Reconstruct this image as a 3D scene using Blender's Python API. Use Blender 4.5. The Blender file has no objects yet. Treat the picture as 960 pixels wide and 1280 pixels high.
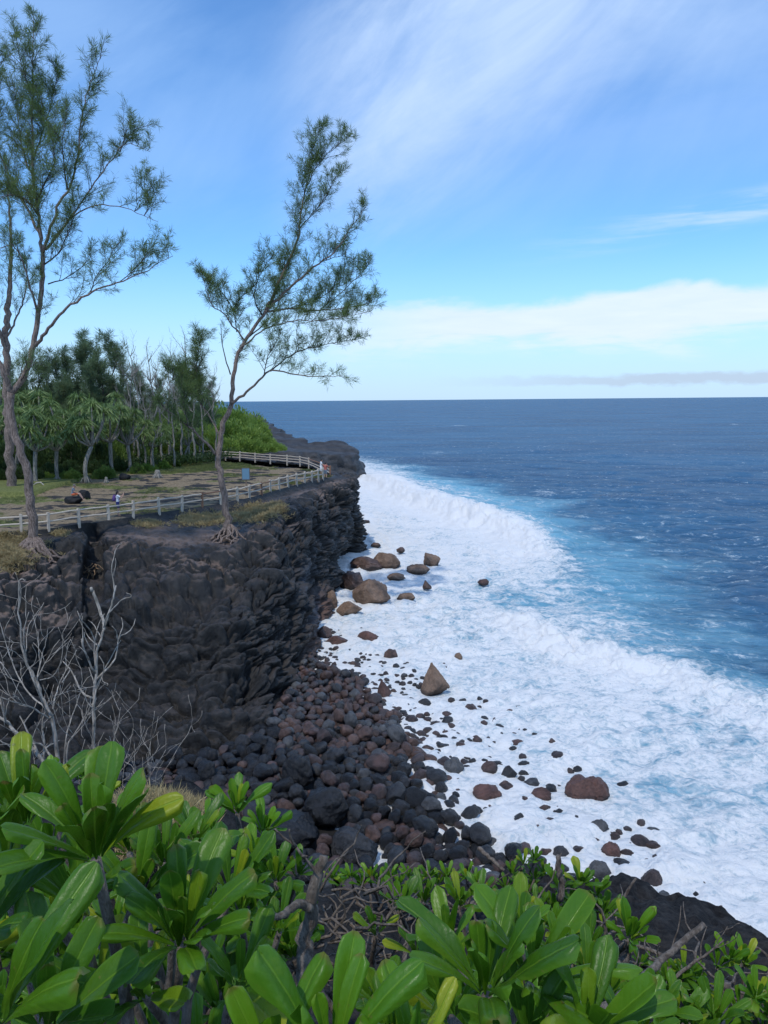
import bpy, bmesh, math, random
import numpy as np
from mathutils import Vector, Matrix, Euler
R = math.radians
scene = bpy.context.scene
COL = scene.collection
random.seed(7)
rng = np.random.default_rng(7)

# ------------------------------------------------------------------ camera
CAM_Z = 14.5
cam_d = bpy.data.cameras.new('camera')
cam = bpy.data.objects.new('camera', cam_d)
COL.objects.link(cam)
cam.location = (0, 0, CAM_Z)
ROT = (Matrix.Rotation(R(90 - 8.30), 3, 'X') @ Matrix.Rotation(R(-0.5), 3, 'Z'))
cam.rotation_euler = ROT.to_euler()
cam_d.sensor_fit = 'VERTICAL'
cam_d.angle = 2 * math.atan(640 / 960)
cam_d.clip_start = 0.05
cam_d.clip_end = 120000
scene.camera = cam
NR = np.array(ROT)

def ray(x, y):
    return NR @ np.array([(x - 480) / 960, -(y - 640) / 960, -1.0])
def P(x, y, z=0.0):                     # place seen in that direction at a height
    d = ray(x, y)
    t = (z - CAM_Z) / d[2]
    return np.array([d[0] * t, d[1] * t, z])
def D(x, y, dist):                      # ... or at a distance ahead
    d = ray(x, y)
    t = dist / d[1]
    return np.array([d[0] * t, d[1] * t, CAM_Z + d[2] * t])
def proj(p):
    q = NR.T @ (np.asarray(p, float) - np.array([0, 0, CAM_Z]))
    return 480 + 960 * q[0] / -q[2], 640 - 960 * q[1] / -q[2]

# ------------------------------------------------------------------ noise
def _hash(ix, iy, iz, seed):
    h = (ix.astype(np.int64) * 374761393 + iy.astype(np.int64) * 668265263 + iz.astype(np.int64) * 2147483647 + seed * 974634777)
    h = (h ^ (h >> 13)) * 1274126177
    h = h ^ (h >> 16)
    return (h & 0xffffff).astype(np.float64) / 0xffffff
_G = np.random.default_rng(3).normal(size=(256, 3)); _G /= np.linalg.norm(_G, axis=1)[:, None]
def perlin(p, seed=0):
    p = np.asarray(p, float)
    i = np.floor(p); f = p - i
    u = f * f * f * (f * (f * 6 - 15) + 10)
    out = 0
    for dx in (0, 1):
        wx = u[..., 0] if dx else 1 - u[..., 0]
        for dy in (0, 1):
            wy = u[..., 1] if dy else 1 - u[..., 1]
            for dz in (0, 1):
                wz = u[..., 2] if dz else 1 - u[..., 2]
                h = (_hash(i[..., 0] + dx, i[..., 1] + dy, i[..., 2] + dz, seed) * 255).astype(int)
                g = _G[h]
                dot = g[..., 0] * (f[..., 0] - dx) + g[..., 1] * (f[..., 1] - dy) + g[..., 2] * (f[..., 2] - dz)
                out = out + wx * wy * wz * dot
    return out * 1.6
def fbm(p, octv=4, seed=0, gain=0.5):
    a, s, out = 1.0, 0, 0
    q = np.array(p, float)
    for o in range(octv):
        out = out + a * perlin(q, seed + o * 17)
        s += a; a *= gain; q = q * 2.03 + 5.1
    return out / s
def worley(p, seed=0):                  # F1, F2, cell value
    p = np.asarray(p, float)
    i = np.floor(p)
    f1 = np.full(p.shape[:-1], 9.0); f2 = f1.copy(); cv = f1.copy()
    for dx in (-1, 0, 1):
        for dy in (-1, 0, 1):
            for dz in (-1, 0, 1):
                c0, c1, c2 = i[..., 0] + dx, i[..., 1] + dy, i[..., 2] + dz
                a = _hash(c0, c1, c2, seed); b = _hash(c0, c1, c2, seed + 1); c = _hash(c0, c1, c2, seed + 2)
                d = np.sqrt((c0 + a - p[..., 0])**2 + (c1 + b - p[..., 1])**2 + (c2 + c - p[..., 2])**2)
                m = d < f1
                f2 = np.where(m, f1, np.minimum(f2, d))
                cv = np.where(m, a, cv)
                f1 = np.where(m, d, f1)
    return f1, f2, cv
def sstep(a, b, x):
    t = np.clip((x - a) / (b - a), 0, 1)
    return t * t * (3 - 2 * t)
def polydist(X, Y, pts):                # distance, signed (+ = left of the direction), running length
    best = np.full(X.shape, 1e9); sg = np.zeros(X.shape); al = np.zeros(X.shape); acc = 0
    for k in range(len(pts) - 1):
        ax, ay = pts[k][:2]; bx, by = pts[k + 1][:2]
        dx, dy = bx - ax, by - ay; L2 = dx * dx + dy * dy; L = math.sqrt(L2)
        t = np.clip(((X - ax) * dx + (Y - ay) * dy) / L2, 0, 1)
        d = np.hypot(X - ax - t * dx, Y - ay - t * dy)
        c = dx * (Y - ay) - dy * (X - ax)
        m = d < best
        best = np.where(m, d, best); sg = np.where(m, np.sign(c), sg); al = np.where(m, acc + t * L, al)
        acc += L
    return best, best * sg, al
def smooth_poly(pts, n=8):              # Catmull-Rom
    pts = [np.asarray(p, float) for p in pts]
    q = [2 * pts[0] - pts[1]] + pts + [2 * pts[-1] - pts[-2]]
    out = []
    for k in range(1, len(q) - 2):
        for j in range(n):
            t = j / n
            out.append(0.5 * (2 * q[k] + (q[k + 1] - q[k - 1]) * t + (2 * q[k - 1] - 5 * q[k] + 4 * q[k + 1] - q[k + 2]) * t * t
                              + (-q[k - 1] + 3 * q[k] - 3 * q[k + 1] + q[k + 2]) * t**3))
    out.append(pts[-1])
    return np.array(out)

# ------------------------------------------------------------------ objects
def prop(o, label=None, cat=None, group=None, kind=None):
    if label: o['label'] = label
    if cat: o['category'] = cat
    if group: o['group'] = group
    if kind: o['kind'] = kind
    return o
def link(name, me, mats=None, parent=None):
    o = bpy.data.objects.new(name, me); COL.objects.link(o)
    if mats is not None:
        for m in (mats if isinstance(mats, (list, tuple)) else [mats]): me.materials.append(m)
    if parent is not None: o.parent = parent
    return o
def thing(name, label, cat, loc, rz=0, group=None):
    o = bpy.data.objects.new(name, None); COL.objects.link(o)
    o.location = [float(v) for v in loc]; o.rotation_euler = (0, 0, rz); o.empty_display_size = 0.2
    return prop(o, label, cat, group)
def mesh_np(name, V, F, smooth=True, mi=None, attrs=None):   # F: (n,k) array, k = 3 or 4
    V = np.ascontiguousarray(V, dtype=np.float32).reshape(-1, 3); F = np.ascontiguousarray(F, dtype=np.int32)
    n, k = F.shape
    me = bpy.data.meshes.new(name)
    me.vertices.add(len(V)); me.loops.add(n * k); me.polygons.add(n)
    me.vertices.foreach_set('co', V.ravel())
    me.loops.foreach_set('vertex_index', F.ravel())
    me.polygons.foreach_set('loop_start', np.arange(0, n * k, k, dtype=np.int32))
    me.polygons.foreach_set('use_smooth', np.full(n, smooth))
    if mi is not None: me.polygons.foreach_set('material_index', np.ascontiguousarray(mi, dtype=np.int32))
    me.update(calc_edges=True)
    for nm, a in (attrs or {}).items():
        a = np.asarray(a, np.float32)
        if a.ndim == 1:
            at = me.attributes.new(nm, 'FLOAT', 'POINT'); at.data.foreach_set('value', a)
        else:
            at = me.attributes.new(nm, 'FLOAT_VECTOR', 'POINT'); at.data.foreach_set('vector', np.ascontiguousarray(a).ravel())
    return me
def grid_faces(nu, nv, flip=False):
    i = np.arange(nu - 1)[:, None] * nv + np.arange(nv - 1)[None, :]
    q = np.stack([i, i + nv, i + nv + 1, i + 1], -1).reshape(-1, 4)
    return q[:, ::-1] if flip else q
def grid_normals(V):
    a = np.gradient(V, axis=0); b = np.gradient(V, axis=1)
    n = np.cross(a, b); n /= np.linalg.norm(n, axis=-1, keepdims=True) + 1e-9
    return n
class MB:                                # collects tubes, boxes and blobs; one mesh at the end
    def __init__(s): s.v = []; s.f = []; s.m = []; s.cur = 0
    def ring_tube(s, pts, rad, sides=6, cap=True):
        pts = [Vector(p) for p in pts]; n = len(pts)
        base = len(s.v); up = Vector((0.31, 0.11, 0.94)); t0 = (pts[1] - pts[0]).normalized()
        if abs(t0.dot(up)) > 0.95: up = Vector((1, 0, 0))
        a = t0.cross(up).normalized()
        for i, p in enumerate(pts):
            t = (pts[min(i + 1, n - 1)] - pts[max(i - 1, 0)]).normalized()
            a = (a - t * a.dot(t)).normalized(); b = t.cross(a)
            r = rad[i] if hasattr(rad, '__len__') else rad
            for k in range(sides):
                w = 2 * math.pi * k / sides
                s.v.append(p + (a * math.cos(w) + b * math.sin(w)) * r)
        for i in range(n - 1):
            for k in range(sides):
                k2 = (k + 1) % sides; o = base + i * sides
                s.f.append((o + k, o + k2, o + sides + k2, o + sides + k)); s.m.append(s.cur)
        if cap:
            s.f.append(tuple(base + k for k in range(sides))[::-1]); s.m.append(s.cur)
            s.f.append(tuple(base + (n - 1) * sides + k for k in range(sides))); s.m.append(s.cur)
    def box(s, c, size, rot=None, bevel=0.0):
        c = Vector(c); M = rot or Matrix.Identity(3)
        bm = bmesh.new(); bmesh.ops.create_cube(bm, size=1)
        for v in bm.verts: v.co = Vector((v.co.x * size[0], v.co.y * size[1], v.co.z * size[2]))
        if bevel: bmesh.ops.bevel(bm, geom=bm.edges[:], offset=bevel, segments=2, affect='EDGES')
        b = len(s.v); bm.verts.index_update()
        for v in bm.verts: s.v.append(M @ v.co + c)
        for f in bm.faces: s.f.append(tuple(b + v.index for v in f.verts)); s.m.append(s.cur)
        bm.free()
    def ell(s, c, r, rot=None, sub=2):
        c = Vector(c); M = rot or Matrix.Identity(3)
        bm = bmesh.new(); bmesh.ops.create_icosphere(bm, subdivisions=sub, radius=1)
        b = len(s.v); bm.verts.index_update()
        for v in bm.verts: s.v.append(M @ Vector((v.co.x * r[0], v.co.y * r[1], v.co.z * r[2])) + c)
        for f in bm.faces: s.f.append(tuple(b + v.index for v in f.verts)); s.m.append(s.cur)
        bm.free()
    def mesh(s, name, smooth=True):
        me = bpy.data.meshes.new(name); me.from_pydata([tuple(v) for v in s.v], [], s.f)
        me.polygons.foreach_set('use_smooth', [smooth] * len(s.f))
        me.polygons.foreach_set('material_index', s.m); me.update()
        return me
    def build(s, name, mats, parent=None, smooth=True):
        return link(name, s.mesh(name, smooth), mats, parent)

# ------------------------------------------------------------------ node helper
class NT:
    def __init__(s, tree): s.t = tree; s.N = tree.nodes; s.L = tree.links
    def put(s, sock, val):
        if isinstance(val, bpy.types.NodeSocket): s.L.new(val, sock)
        elif val is not None:
            if hasattr(sock.default_value, '__len__') and not hasattr(val, '__len__'): val = [val] * len(sock.default_value)
            if hasattr(sock.default_value, '__len__') and len(sock.default_value) == 4 and len(val) == 3: val = list(val) + [1]
            sock.default_value = val
    def node(s, typ, ins=None, **kw):
        n = s.N.new(typ)
        for k, v in kw.items(): setattr(n, k, v)
        for k, v in (ins or {}).items(): s.put(n.inputs[k], v)
        return n
    def m(s, op, a, b=None, c=None, clamp=False):
        n = s.N.new('ShaderNodeMath'); n.operation = op; n.use_clamp = clamp
        for i, v in enumerate((a, b, c)):
            if v is not None: s.put(n.inputs[i], v)
        return n.outputs[0]
    def vm(s, op, a, b=None):
        n = s.N.new('ShaderNodeVectorMath'); n.operation = op
        s.put(n.inputs[0], a)
        if b is not None: s.put(n.inputs[3 if op == 'SCALE' else 1], b)
        return n.outputs[0]
    def mix(s, f, a, b, mode='MIX'):
        n = s.N.new('ShaderNodeMix'); n.data_type = 'RGBA'; n.blend_type = mode
        s.put(n.inputs[0], f); s.put(n.inputs[6], a); s.put(n.inputs[7], b)
        return n.outputs[2]
    def noise(s, vec, scale, detail=4, rough=0.55, dist=0.0, col=False):
        n = s.node('ShaderNodeTexNoise', {'Scale': scale, 'Detail': detail, 'Roughness': rough, 'Distortion': dist})
        if vec is not None: s.L.new(vec, n.inputs['Vector'])
        return n.outputs[1 if col else 0]
    def voro(s, vec, scale, feature='F1', out='Distance', rnd=1.0):
        n = s.node('ShaderNodeTexVoronoi', {'Scale': scale, 'Randomness': rnd}, feature=feature)
        if vec is not None: s.L.new(vec, n.inputs['Vector'])
        return n.outputs[out]
    def ramp(s, f, stops, interp='LINEAR'):
        n = s.N.new('ShaderNodeValToRGB'); e = n.color_ramp.elements; n.color_ramp.interpolation = interp
        while len(e) < len(stops): e.new(0.5)
        for el, (p, c) in zip(e, stops):
            el.position = p; el.color = tuple(c) + (1,) if hasattr(c, '__len__') else (c, c, c, 1)
        s.put(n.inputs[0], f)
        return n.outputs[0]
    def step(s, f, a, b):                # smooth step between two values
        n = s.N.new('ShaderNodeMapRange'); n.interpolation_type = 'SMOOTHSTEP'
        s.put(n.inputs[0], f); n.inputs[1].default_value = a; n.inputs[2].default_value = b
        return n.outputs[0]
    def attr(s, name, out='Fac'):
        n = s.N.new('ShaderNodeAttribute'); n.attribute_name = name
        return n.outputs[out]
    def map(s, vec, scale=(1, 1, 1), rot=(0, 0, 0), loc=(0, 0, 0)):
        n = s.N.new('ShaderNodeMapping'); s.L.new(vec, n.inputs[0])
        n.inputs[1].default_value = loc; n.inputs[2].default_value = rot; n.inputs[3].default_value = scale
        return n.outputs[0]
    def bump(s, h, strength=0.5, dist=0.05, normal=None):
        n = s.node('ShaderNodeBump', {'Strength': strength, 'Distance': dist}); s.L.new(h, n.inputs['Height'])
        if normal is not None: s.L.new(normal, n.inputs['Normal'])
        return n.outputs[0]
def material(name):
    m = bpy.data.materials.new(name); m.use_nodes = True
    t = NT(m.node_tree); t.N.clear()
    out = t.N.new('ShaderNodeOutputMaterial')
    def surf(sock): t.L.new(sock, out.inputs['Surface'])
    t.surf = surf
    t.pos = t.N.new('ShaderNodeNewGeometry').outputs['Position']
    t.geo = [n for n in t.N if n.bl_idname == 'ShaderNodeNewGeometry'][0]
    t.tc = t.N.new('ShaderNodeTexCoord')
    return m, t
def principled(t, color, rough=0.6, normal=None, spec=0.5, **kw):
    p = t.node('ShaderNodeBsdfPrincipled')
    t.put(p.inputs['Base Color'], color); t.put(p.inputs['Roughness'], rough)
    t.put(p.inputs['Specular IOR Level'], spec)
    if normal is not None: t.L.new(normal, p.inputs['Normal'])
    for k, v in kw.items(): t.put(p.inputs[k.replace('_', ' ')], v)
    return p.outputs[0]
MAT = {}
def rockmat(name, dark, light, soil=None, rough=(0.35, 0.8), scale=1.0, red=None, objcoord=False, spec=0.5, pores=0.5):
    m, t = material(name)
    co = t.tc.outputs['Object'] if objcoord else t.pos
    if objcoord:
        oi = t.N.new('ShaderNodeObjectInfo')
        co = t.vm('ADD', co, t.vm('SCALE', oi.outputs['Location'], 1.7))
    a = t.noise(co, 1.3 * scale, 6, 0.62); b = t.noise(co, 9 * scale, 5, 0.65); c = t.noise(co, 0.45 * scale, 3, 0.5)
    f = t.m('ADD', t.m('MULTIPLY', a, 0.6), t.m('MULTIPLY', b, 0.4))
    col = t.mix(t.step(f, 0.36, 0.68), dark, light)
    if red: col = t.mix(t.m('MULTIPLY', t.step(c, 0.45, 0.7), 0.8), col, red)
    if soil:
        nz = t.N.new('ShaderNodeSeparateXYZ'); t.L.new(t.geo.outputs['Normal'], nz.inputs[0])
        sm = t.m('MULTIPLY', t.step(t.m('ADD', nz.outputs[2], t.m('MULTIPLY', t.m('SUBTRACT', a, 0.5), 1.3)), 0.62, 1.0), t.attr('soil'))
        scol = t.mix(b, soil, [v * 1.5 for v in soil])
        col = t.mix(sm, col, scol)
        rd = t.attr('red'); col = t.mix(t.m('MULTIPLY', rd, t.step(a, 0.25, 0.6)), col, (0.14, 0.075, 0.05, 1))
        wet = t.attr('streak'); col = t.mix(wet, col, (0.075, 0.09, 0.115, 1))
    if objcoord:                                     # wet and dark where the swell reaches
        pz = t.N.new('ShaderNodeSeparateXYZ'); t.L.new(t.pos, pz.inputs[0])
        wetm = t.m('SUBTRACT', 1.0, t.step(t.m('ADD', pz.outputs[2], t.m('MULTIPLY', t.m('SUBTRACT', a, 0.5), 0.6)), 0.12, 0.42))
        col = t.mix(t.m('MULTIPLY', wetm, 0.62), col, (0.012, 0.011, 0.011, 1))
    rr = t.m('ADD', rough[0], t.m('MULTIPLY', b, rough[1] - rough[0]))
    v = t.voro(co, 14 * scale)
    h = t.m('ADD', t.m('MULTIPLY', t.noise(co, 5 * scale, 10, 0.75), 1.2), t.m('MULTIPLY', v, 0.22 * pores))
    t.surf(principled(t, col, rr, t.bump(h, 0.95, 0.11 / scale), spec))
    MAT[name] = m
    return m
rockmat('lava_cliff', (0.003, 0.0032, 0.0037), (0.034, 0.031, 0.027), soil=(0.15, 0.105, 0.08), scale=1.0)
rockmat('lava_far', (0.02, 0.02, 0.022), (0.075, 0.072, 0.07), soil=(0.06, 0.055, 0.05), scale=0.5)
rockmat('lava_black', (0.008, 0.008, 0.009), (0.03, 0.028, 0.026), rough=(0.5, 0.95), scale=3.0, pores=1.2, spec=0.3)
BOULD = [rockmat('boulder_charcoal', (0.011, 0.012, 0.014), (0.045, 0.044, 0.046), rough=(0.22, 0.5), objcoord=True, scale=1.6, pores=0.2),
         rockmat('boulder_brown', (0.042, 0.025, 0.020), (0.145, 0.085, 0.066), rough=(0.3, 0.6), objcoord=True, scale=1.6, pores=0.2),
         rockmat('boulder_plum', (0.026, 0.019, 0.019), (0.085, 0.060, 0.056), rough=(0.25, 0.55), objcoord=True, scale=1.6, red=(0.11, 0.06, 0.05), pores=0.2),
         rockmat('boulder_grey', (0.04, 0.042, 0.046), (0.11, 0.11, 0.11), rough=(0.3, 0.6), objcoord=True, scale=1.6, pores=0.2)]
rockmat('boulder_black', (0.006, 0.0065, 0.008), (0.02, 0.021, 0.024), rough=(0.2, 0.5), objcoord=True, scale=1.2, pores=0.5)
BOULD.append(MAT['boulder_black'])
TAN = rockmat('rock_tan', (0.12, 0.075, 0.05), (0.26, 0.17, 0.115), rough=(0.6, 0.9), objcoord=True, scale=1.2)
REDR = rockmat('rock_red', (0.06, 0.03, 0.024), (0.17, 0.085, 0.065), rough=(0.35, 0.7), objcoord=True, scale=1.2)
def barkmat(name, dark, light, stretch=(6, 6, 1)):
    m, t = material(name)
    co = t.map(t.tc.outputs['Object'], stretch)
    a = t.noise(co, 3.0, 6, 0.65)
    col = t.mix(t.step(a, 0.35, 0.65), dark, light)
    t.surf(principled(t, col, 0.85, t.bump(a, 0.8, 0.04), 0.25)); MAT[name] = m
    return m
barkmat('bark', (0.085, 0.062, 0.05), (0.27, 0.205, 0.17))
barkmat('bark_dark', (0.035, 0.03, 0.028), (0.09, 0.075, 0.065))
barkmat('bark_pale', (0.12, 0.11, 0.095), (0.30, 0.28, 0.24))
barkmat('deadwood', (0.24, 0.21, 0.17), (0.54, 0.48, 0.41), (9, 9, 2))
barkmat('driftwood', (0.09, 0.07, 0.055), (0.24, 0.20, 0.165), (14, 14, 4))
def leafmat(name, a, b, rough=0.5, trans=0.35, scale=0.8, spec=0.4):
    m, t = material(name)
    n = t.noise(t.pos, scale, 3, 0.6)
    rnd = t.attr('rnd')
    col = t.mix(t.m('ADD', t.m('MULTIPLY', t.step(n, 0.3, 0.7), 0.5), t.m('MULTIPLY', rnd, 0.5)), a, b)
    p = principled(t, col, rough, None, spec)
    tr = t.node('ShaderNodeBsdfTranslucent', {'Color': col})
    mx = t.node('ShaderNodeMixShader', {0: trans}); t.L.new(p, mx.inputs[1]); t.L.new(tr.outputs[0], mx.inputs[2])
    t.surf(mx.outputs[0]); MAT[name] = m
    return m
leafmat('casuarina', (0.07, 0.115, 0.04), (0.18, 0.25, 0.07), 0.6, 0.45)
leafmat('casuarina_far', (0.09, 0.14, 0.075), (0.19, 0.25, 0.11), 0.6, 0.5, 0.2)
leafmat('pandanus', (0.09, 0.15, 0.045), (0.24, 0.32, 0.10), 0.4, 0.25, 0.4)
leafmat('bush', (0.09, 0.15, 0.03), (0.21, 0.30, 0.06), 0.5, 0.3, 0.3)
leafmat('scrub', (0.11, 0.18, 0.03), (0.25, 0.36, 0.06), 0.5, 0.3, 0.15)
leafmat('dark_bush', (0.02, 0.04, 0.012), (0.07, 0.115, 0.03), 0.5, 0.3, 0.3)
leafmat('olive_bush', (0.09, 0.115, 0.025), (0.20, 0.22, 0.05), 0.5, 0.3, 0.3)
leafmat('dry_leaf', (0.12, 0.08, 0.045), (0.28, 0.2, 0.1), 0.7, 0.2, 0.5)
leafmat('grass_dry', (0.24, 0.18, 0.085), (0.48, 0.38, 0.19), 0.7, 0.3, 0.7)
leafmat('grass_green', (0.08, 0.12, 0.03), (0.2, 0.21, 0.07), 0.6, 0.3, 0.4)
def plain(name, c, rough=0.6, var=0.25, scale=8, spec=0.4, bump=0.0):
    m, t = material(name)
    n = t.noise(t.tc.outputs['Object'], scale, 4, 0.6)
    col = t.mix(n, [v * (1 - var) for v in c], [min(1, v * (1 + var)) for v in c])
    t.surf(principled(t, col, rough, t.bump(n, bump, 0.02) if bump else None, spec)); MAT[name] = m
    return m
plain('fence_wood', (0.52, 0.44, 0.35), 0.8, 0.3, 5, bump=0.5)
plain('fence_rust', (0.24, 0.13, 0.08), 0.8, 0.3, 5, bump=0.5)
plain('sign_blue', (0.13, 0.24, 0.33), 0.45, 0.15, 6)
plain('sign_frame', (0.2, 0.14, 0.1), 0.7)
plain('skin', (0.42, 0.25, 0.18), 0.5, 0.08)
plain('hair', (0.015, 0.01, 0.008), 0.5)
plain('hair_grey', (0.12, 0.11, 0.1), 0.6)
plain('cloth_white', (0.75, 0.75, 0.75), 0.8, 0.05)
plain('cloth_navy', (0.03, 0.04, 0.16), 0.8)
plain('cloth_orange', (0.5, 0.11, 0.04), 0.8)
plain('cloth_grey', (0.16, 0.19, 0.23), 0.8)
plain('cloth_purple', (0.13, 0.06, 0.2), 0.8)
plain('cloth_red', (0.4, 0.12, 0.09), 0.8)
plain('phone', (0.01, 0.01, 0.012), 0.2)
# ------------------------------------------------------------------ world, sun
SUN = Vector((-0.20, -0.47, 0.86)).normalized()
w = bpy.data.worlds.new('World'); scene.world = w; w.use_nodes = True
t = NT(w.node_tree); t.N.clear()
sky = t.node('ShaderNodeTexSky', sky_type='NISHITA', sun_disc=False)
sky.sun_elevation = math.asin(SUN.z); sky.sun_rotation = math.atan2(SUN.x, SUN.y)
sky.altitude = 0; sky.air_density = 1.0; sky.dust_density = 0.25; sky.ozone_density = 3.0
tc = t.N.new('ShaderNodeTexCoord'); sp = t.N.new('ShaderNodeSeparateXYZ'); t.L.new(tc.outputs['Generated'], sp.inputs[0])
sx, sy, sz = sp.outputs
hyp = t.m('SQRT', t.m('ADD', t.m('MULTIPLY', sx, sx), t.m('MULTIPLY', sy, sy)))
te = t.m('DIVIDE', sz, t.m('MAXIMUM', hyp, 0.02))          # tangent of elevation
az = t.m('ARCTAN2', sx, sy)                                # 0 straight ahead, + to the right
def vec(a, b, c=0.0):
    n = t.N.new('ShaderNodeCombineXYZ'); t.put(n.inputs[0], a); t.put(n.inputs[1], b); t.put(n.inputs[2], c); return n.outputs[0]
base = vec(az, te)
def gate(v, a, b, c, d): return t.m('MULTIPLY', t.step(v, a, b), t.m('SUBTRACT', 1.0, t.step(v, c, d)))
# high veil: broad soft cirrus running up to the right
rotv = t.map(base, (1.0, 1.0, 1), (0, 0, R(-38)))
ci = t.noise(t.map(rotv, (2.0, 5.2, 1), loc=(1.3, 0.2, 0)), 1.0, 7, 0.58, 0.7)
ci2 = t.noise(t.map(base, (1.6, 2.4, 1), loc=(4.2, 1.1, 0)), 1.0, 3, 0.5, 0.3)
veil = t.m('MULTIPLY', t.step(t.m('ADD', t.m('MULTIPLY', ci, 0.55), t.m('MULTIPLY', ci2, 0.6)), 0.46, 0.78), t.step(te, 0.10, 0.24))
# the pale fan above centre
fan_d = t.m('SUBTRACT', te, t.m('ADD', 0.36, t.m('MULTIPLY', az, 0.55)))
fan = t.m('MULTIPLY', gate(fan_d, -0.26, -0.02, 0.08, 0.26), gate(az, -0.16, 0.0, 0.42, 0.8))
ci3 = t.noise(t.map(rotv, (5.0, 11.0, 1), loc=(7.3, 1.2, 0)), 1.0, 8, 0.62, 0.5)
fan = t.m('MULTIPLY', fan, t.m('ADD', 0.12, t.m('MULTIPLY', t.step(t.m('ADD', t.m('MULTIPLY', ci, 0.6), t.m('MULTIPLY', ci3, 0.45)), 0.36, 0.7), 0.95)))
# low cloud bank on the right
nb = t.noise(t.map(base, (5.5, 14, 1), loc=(0.4, 0.7, 0)), 1.0, 6, 0.55, 0.3)
nb2 = t.noise(t.map(base, (9, 60, 1), loc=(2.4, 3.7, 0)), 1.0, 5, 0.6, 0.4)
te_b = t.m('ADD', t.m('SUBTRACT', te, t.m('MULTIPLY', az, 0.035)), t.m('MULTIPLY', t.m('SUBTRACT', nb, 0.5), 0.075))
bank = t.m('MULTIPLY', gate(te_b, 0.030, 0.075, 0.105, 0.122), t.step(az, -0.22, 0.12))
bank = t.m('MULTIPLY', bank, t.step(t.m('ADD', nb2, t.m('MULTIPLY', gate(te_b, 0.05, 0.085, 0.11, 0.13), 0.35)), 0.32, 0.72))
# thin streaks
st_d = t.m('SUBTRACT', te, t.m('ADD', 0.150, t.m('MULTIPLY', az, 0.13)))
stn = t.noise(t.map(base, (6, 55, 1), (0, 0, R(-7))), 1.0, 5, 0.6, 0.2)
streak = t.m('MULTIPLY', gate(st_d, -0.02, 0.0, 0.012, 0.035), t.m('MULTIPLY', t.step(az, 0.12, 0.42), t.step(stn, 0.4, 0.7)))
# little far cumulus line near the horizon
cn = t.noise(t.map(base, (26, 60, 1)), 1.0, 5, 0.6)
cum_e = t.m('ADD', te, t.m('MULTIPLY', t.m('SUBTRACT', cn, 0.5), -0.02))
cum = t.m('MULTIPLY', gate(cum_e, 0.013, 0.019, 0.024, 0.031), t.m('MULTIPLY', t.step(az, 0.02, 0.35), 0.8))
low = t.m('MULTIPLY', t.m('SUBTRACT', 1.0, t.step(te, -0.03, 0.20)), 0.9)
K = 8.2                                                     # sky units; scaled by the strength below
tint = t.mix(1.0, sky.outputs[0], (0.66, 1.04, 1.38, 1), 'MULTIPLY')
hz_ = t.noise(t.map(base, (1.3, 2.6, 1), (0, 0, R(-25)), (3.1, 5.2, 0)), 1.0, 6, 0.55, 0.4)
haze_ur = t.m('MULTIPLY', t.m('MULTIPLY', t.step(az, -0.25, 0.25), t.step(te, 0.16, 0.5)), t.step(hz_, 0.30, 0.62))
c = t.mix(low, tint, (0.47 * K, 0.63 * K, 0.86 * K, 1))
c = t.mix(t.m('MULTIPLY', veil, 0.50), c, (0.36 * K, 0.57 * K, 0.92 * K, 1))
c = t.mix(t.m('MULTIPLY', haze_ur, 0.75), c, (0.40 * K, 0.58 * K, 0.90 * K, 1))
c = t.mix(t.m('MULTIPLY', fan, 0.85), c, (0.50 * K, 0.65 * K, 0.90 * K, 1))
c = t.mix(t.m('MULTIPLY', streak, 0.55), c, (0.58 * K, 0.70 * K, 0.90 * K, 1))
c = t.mix(t.m('MULTIPLY', bank, 0.85), c, t.mix(nb2, (0.58 * K, 0.69 * K, 0.86 * K, 1), (0.78 * K, 0.83 * K, 0.90 * K, 1)))
c = t.mix(cum, c, (0.42 * K, 0.52 * K, 0.66 * K, 1))
bg = t.node('ShaderNodeBackground', {'Strength': 0.15}); t.L.new(c, bg.inputs[0])
wo = t.N.new('ShaderNodeOutputWorld'); t.L.new(bg.outputs[0], wo.inputs[0])
sl = bpy.data.lights.new('sun', 'SUN'); sl.energy = 2.3; sl.angle = R(0.9); sl.color = (1.0, 0.95, 0.87)
so = bpy.data.objects.new('sun', sl); COL.objects.link(so); so.rotation_euler = SUN.to_track_quat('Z', 'Y').to_euler(); so.location = (-20, -20, 60)
vs = scene.view_settings; vs.view_transform = 'Standard'; vs.look = 'None'; vs.exposure = 0.0; vs.gamma = 1.0

# ------------------------------------------------------------------ sea
tn = 900
tans = np.concatenate([np.linspace(0.95, 0.02, tn), 0.02 * (0.0004 / 0.02) ** np.linspace(0.02, 1, 70)])
azs = np.concatenate([np.radians(np.linspace(-75, -31, 45)), np.radians(np.linspace(-30.8, 30.8, 760)), np.radians(np.linspace(31, 75, 45))])
rr = CAM_Z / tans
AZ, RR = np.meshgrid(azs, rr, indexing='ij')
X = RR * np.sin(AZ); Y = RR * np.cos(AZ)
dr = np.abs(np.gradient(rr))[None, :]
def wave(l, amp, ang, seed, stretch=2.2):
    ca, sa = math.cos(ang), math.sin(ang)
    u = (X * ca + Y * sa) / l; v = (-X * sa + Y * ca) / (l * stretch)
    return amp * perlin(np.stack([u, v, np.full_like(u, seed * 3.3)], -1), seed) * np.clip(l / (2.5 * dr) - 0.3, 0, 1)
outer = smooth_poly([P(330, 512), P(372, 533), P(420, 551), P(452, 566), P(500, 582), P(550, 600), P(610, 625), P(668, 652), P(712, 680), P(745, 712), P(775, 752), P(840, 800), P(960, 862), P(1150, 950), P(1500, 1080)], 4)
_, sd, _ = polydist(X, Y, [p[:2] for p in outer])
shore = -sd                                     # + towards the shore
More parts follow.
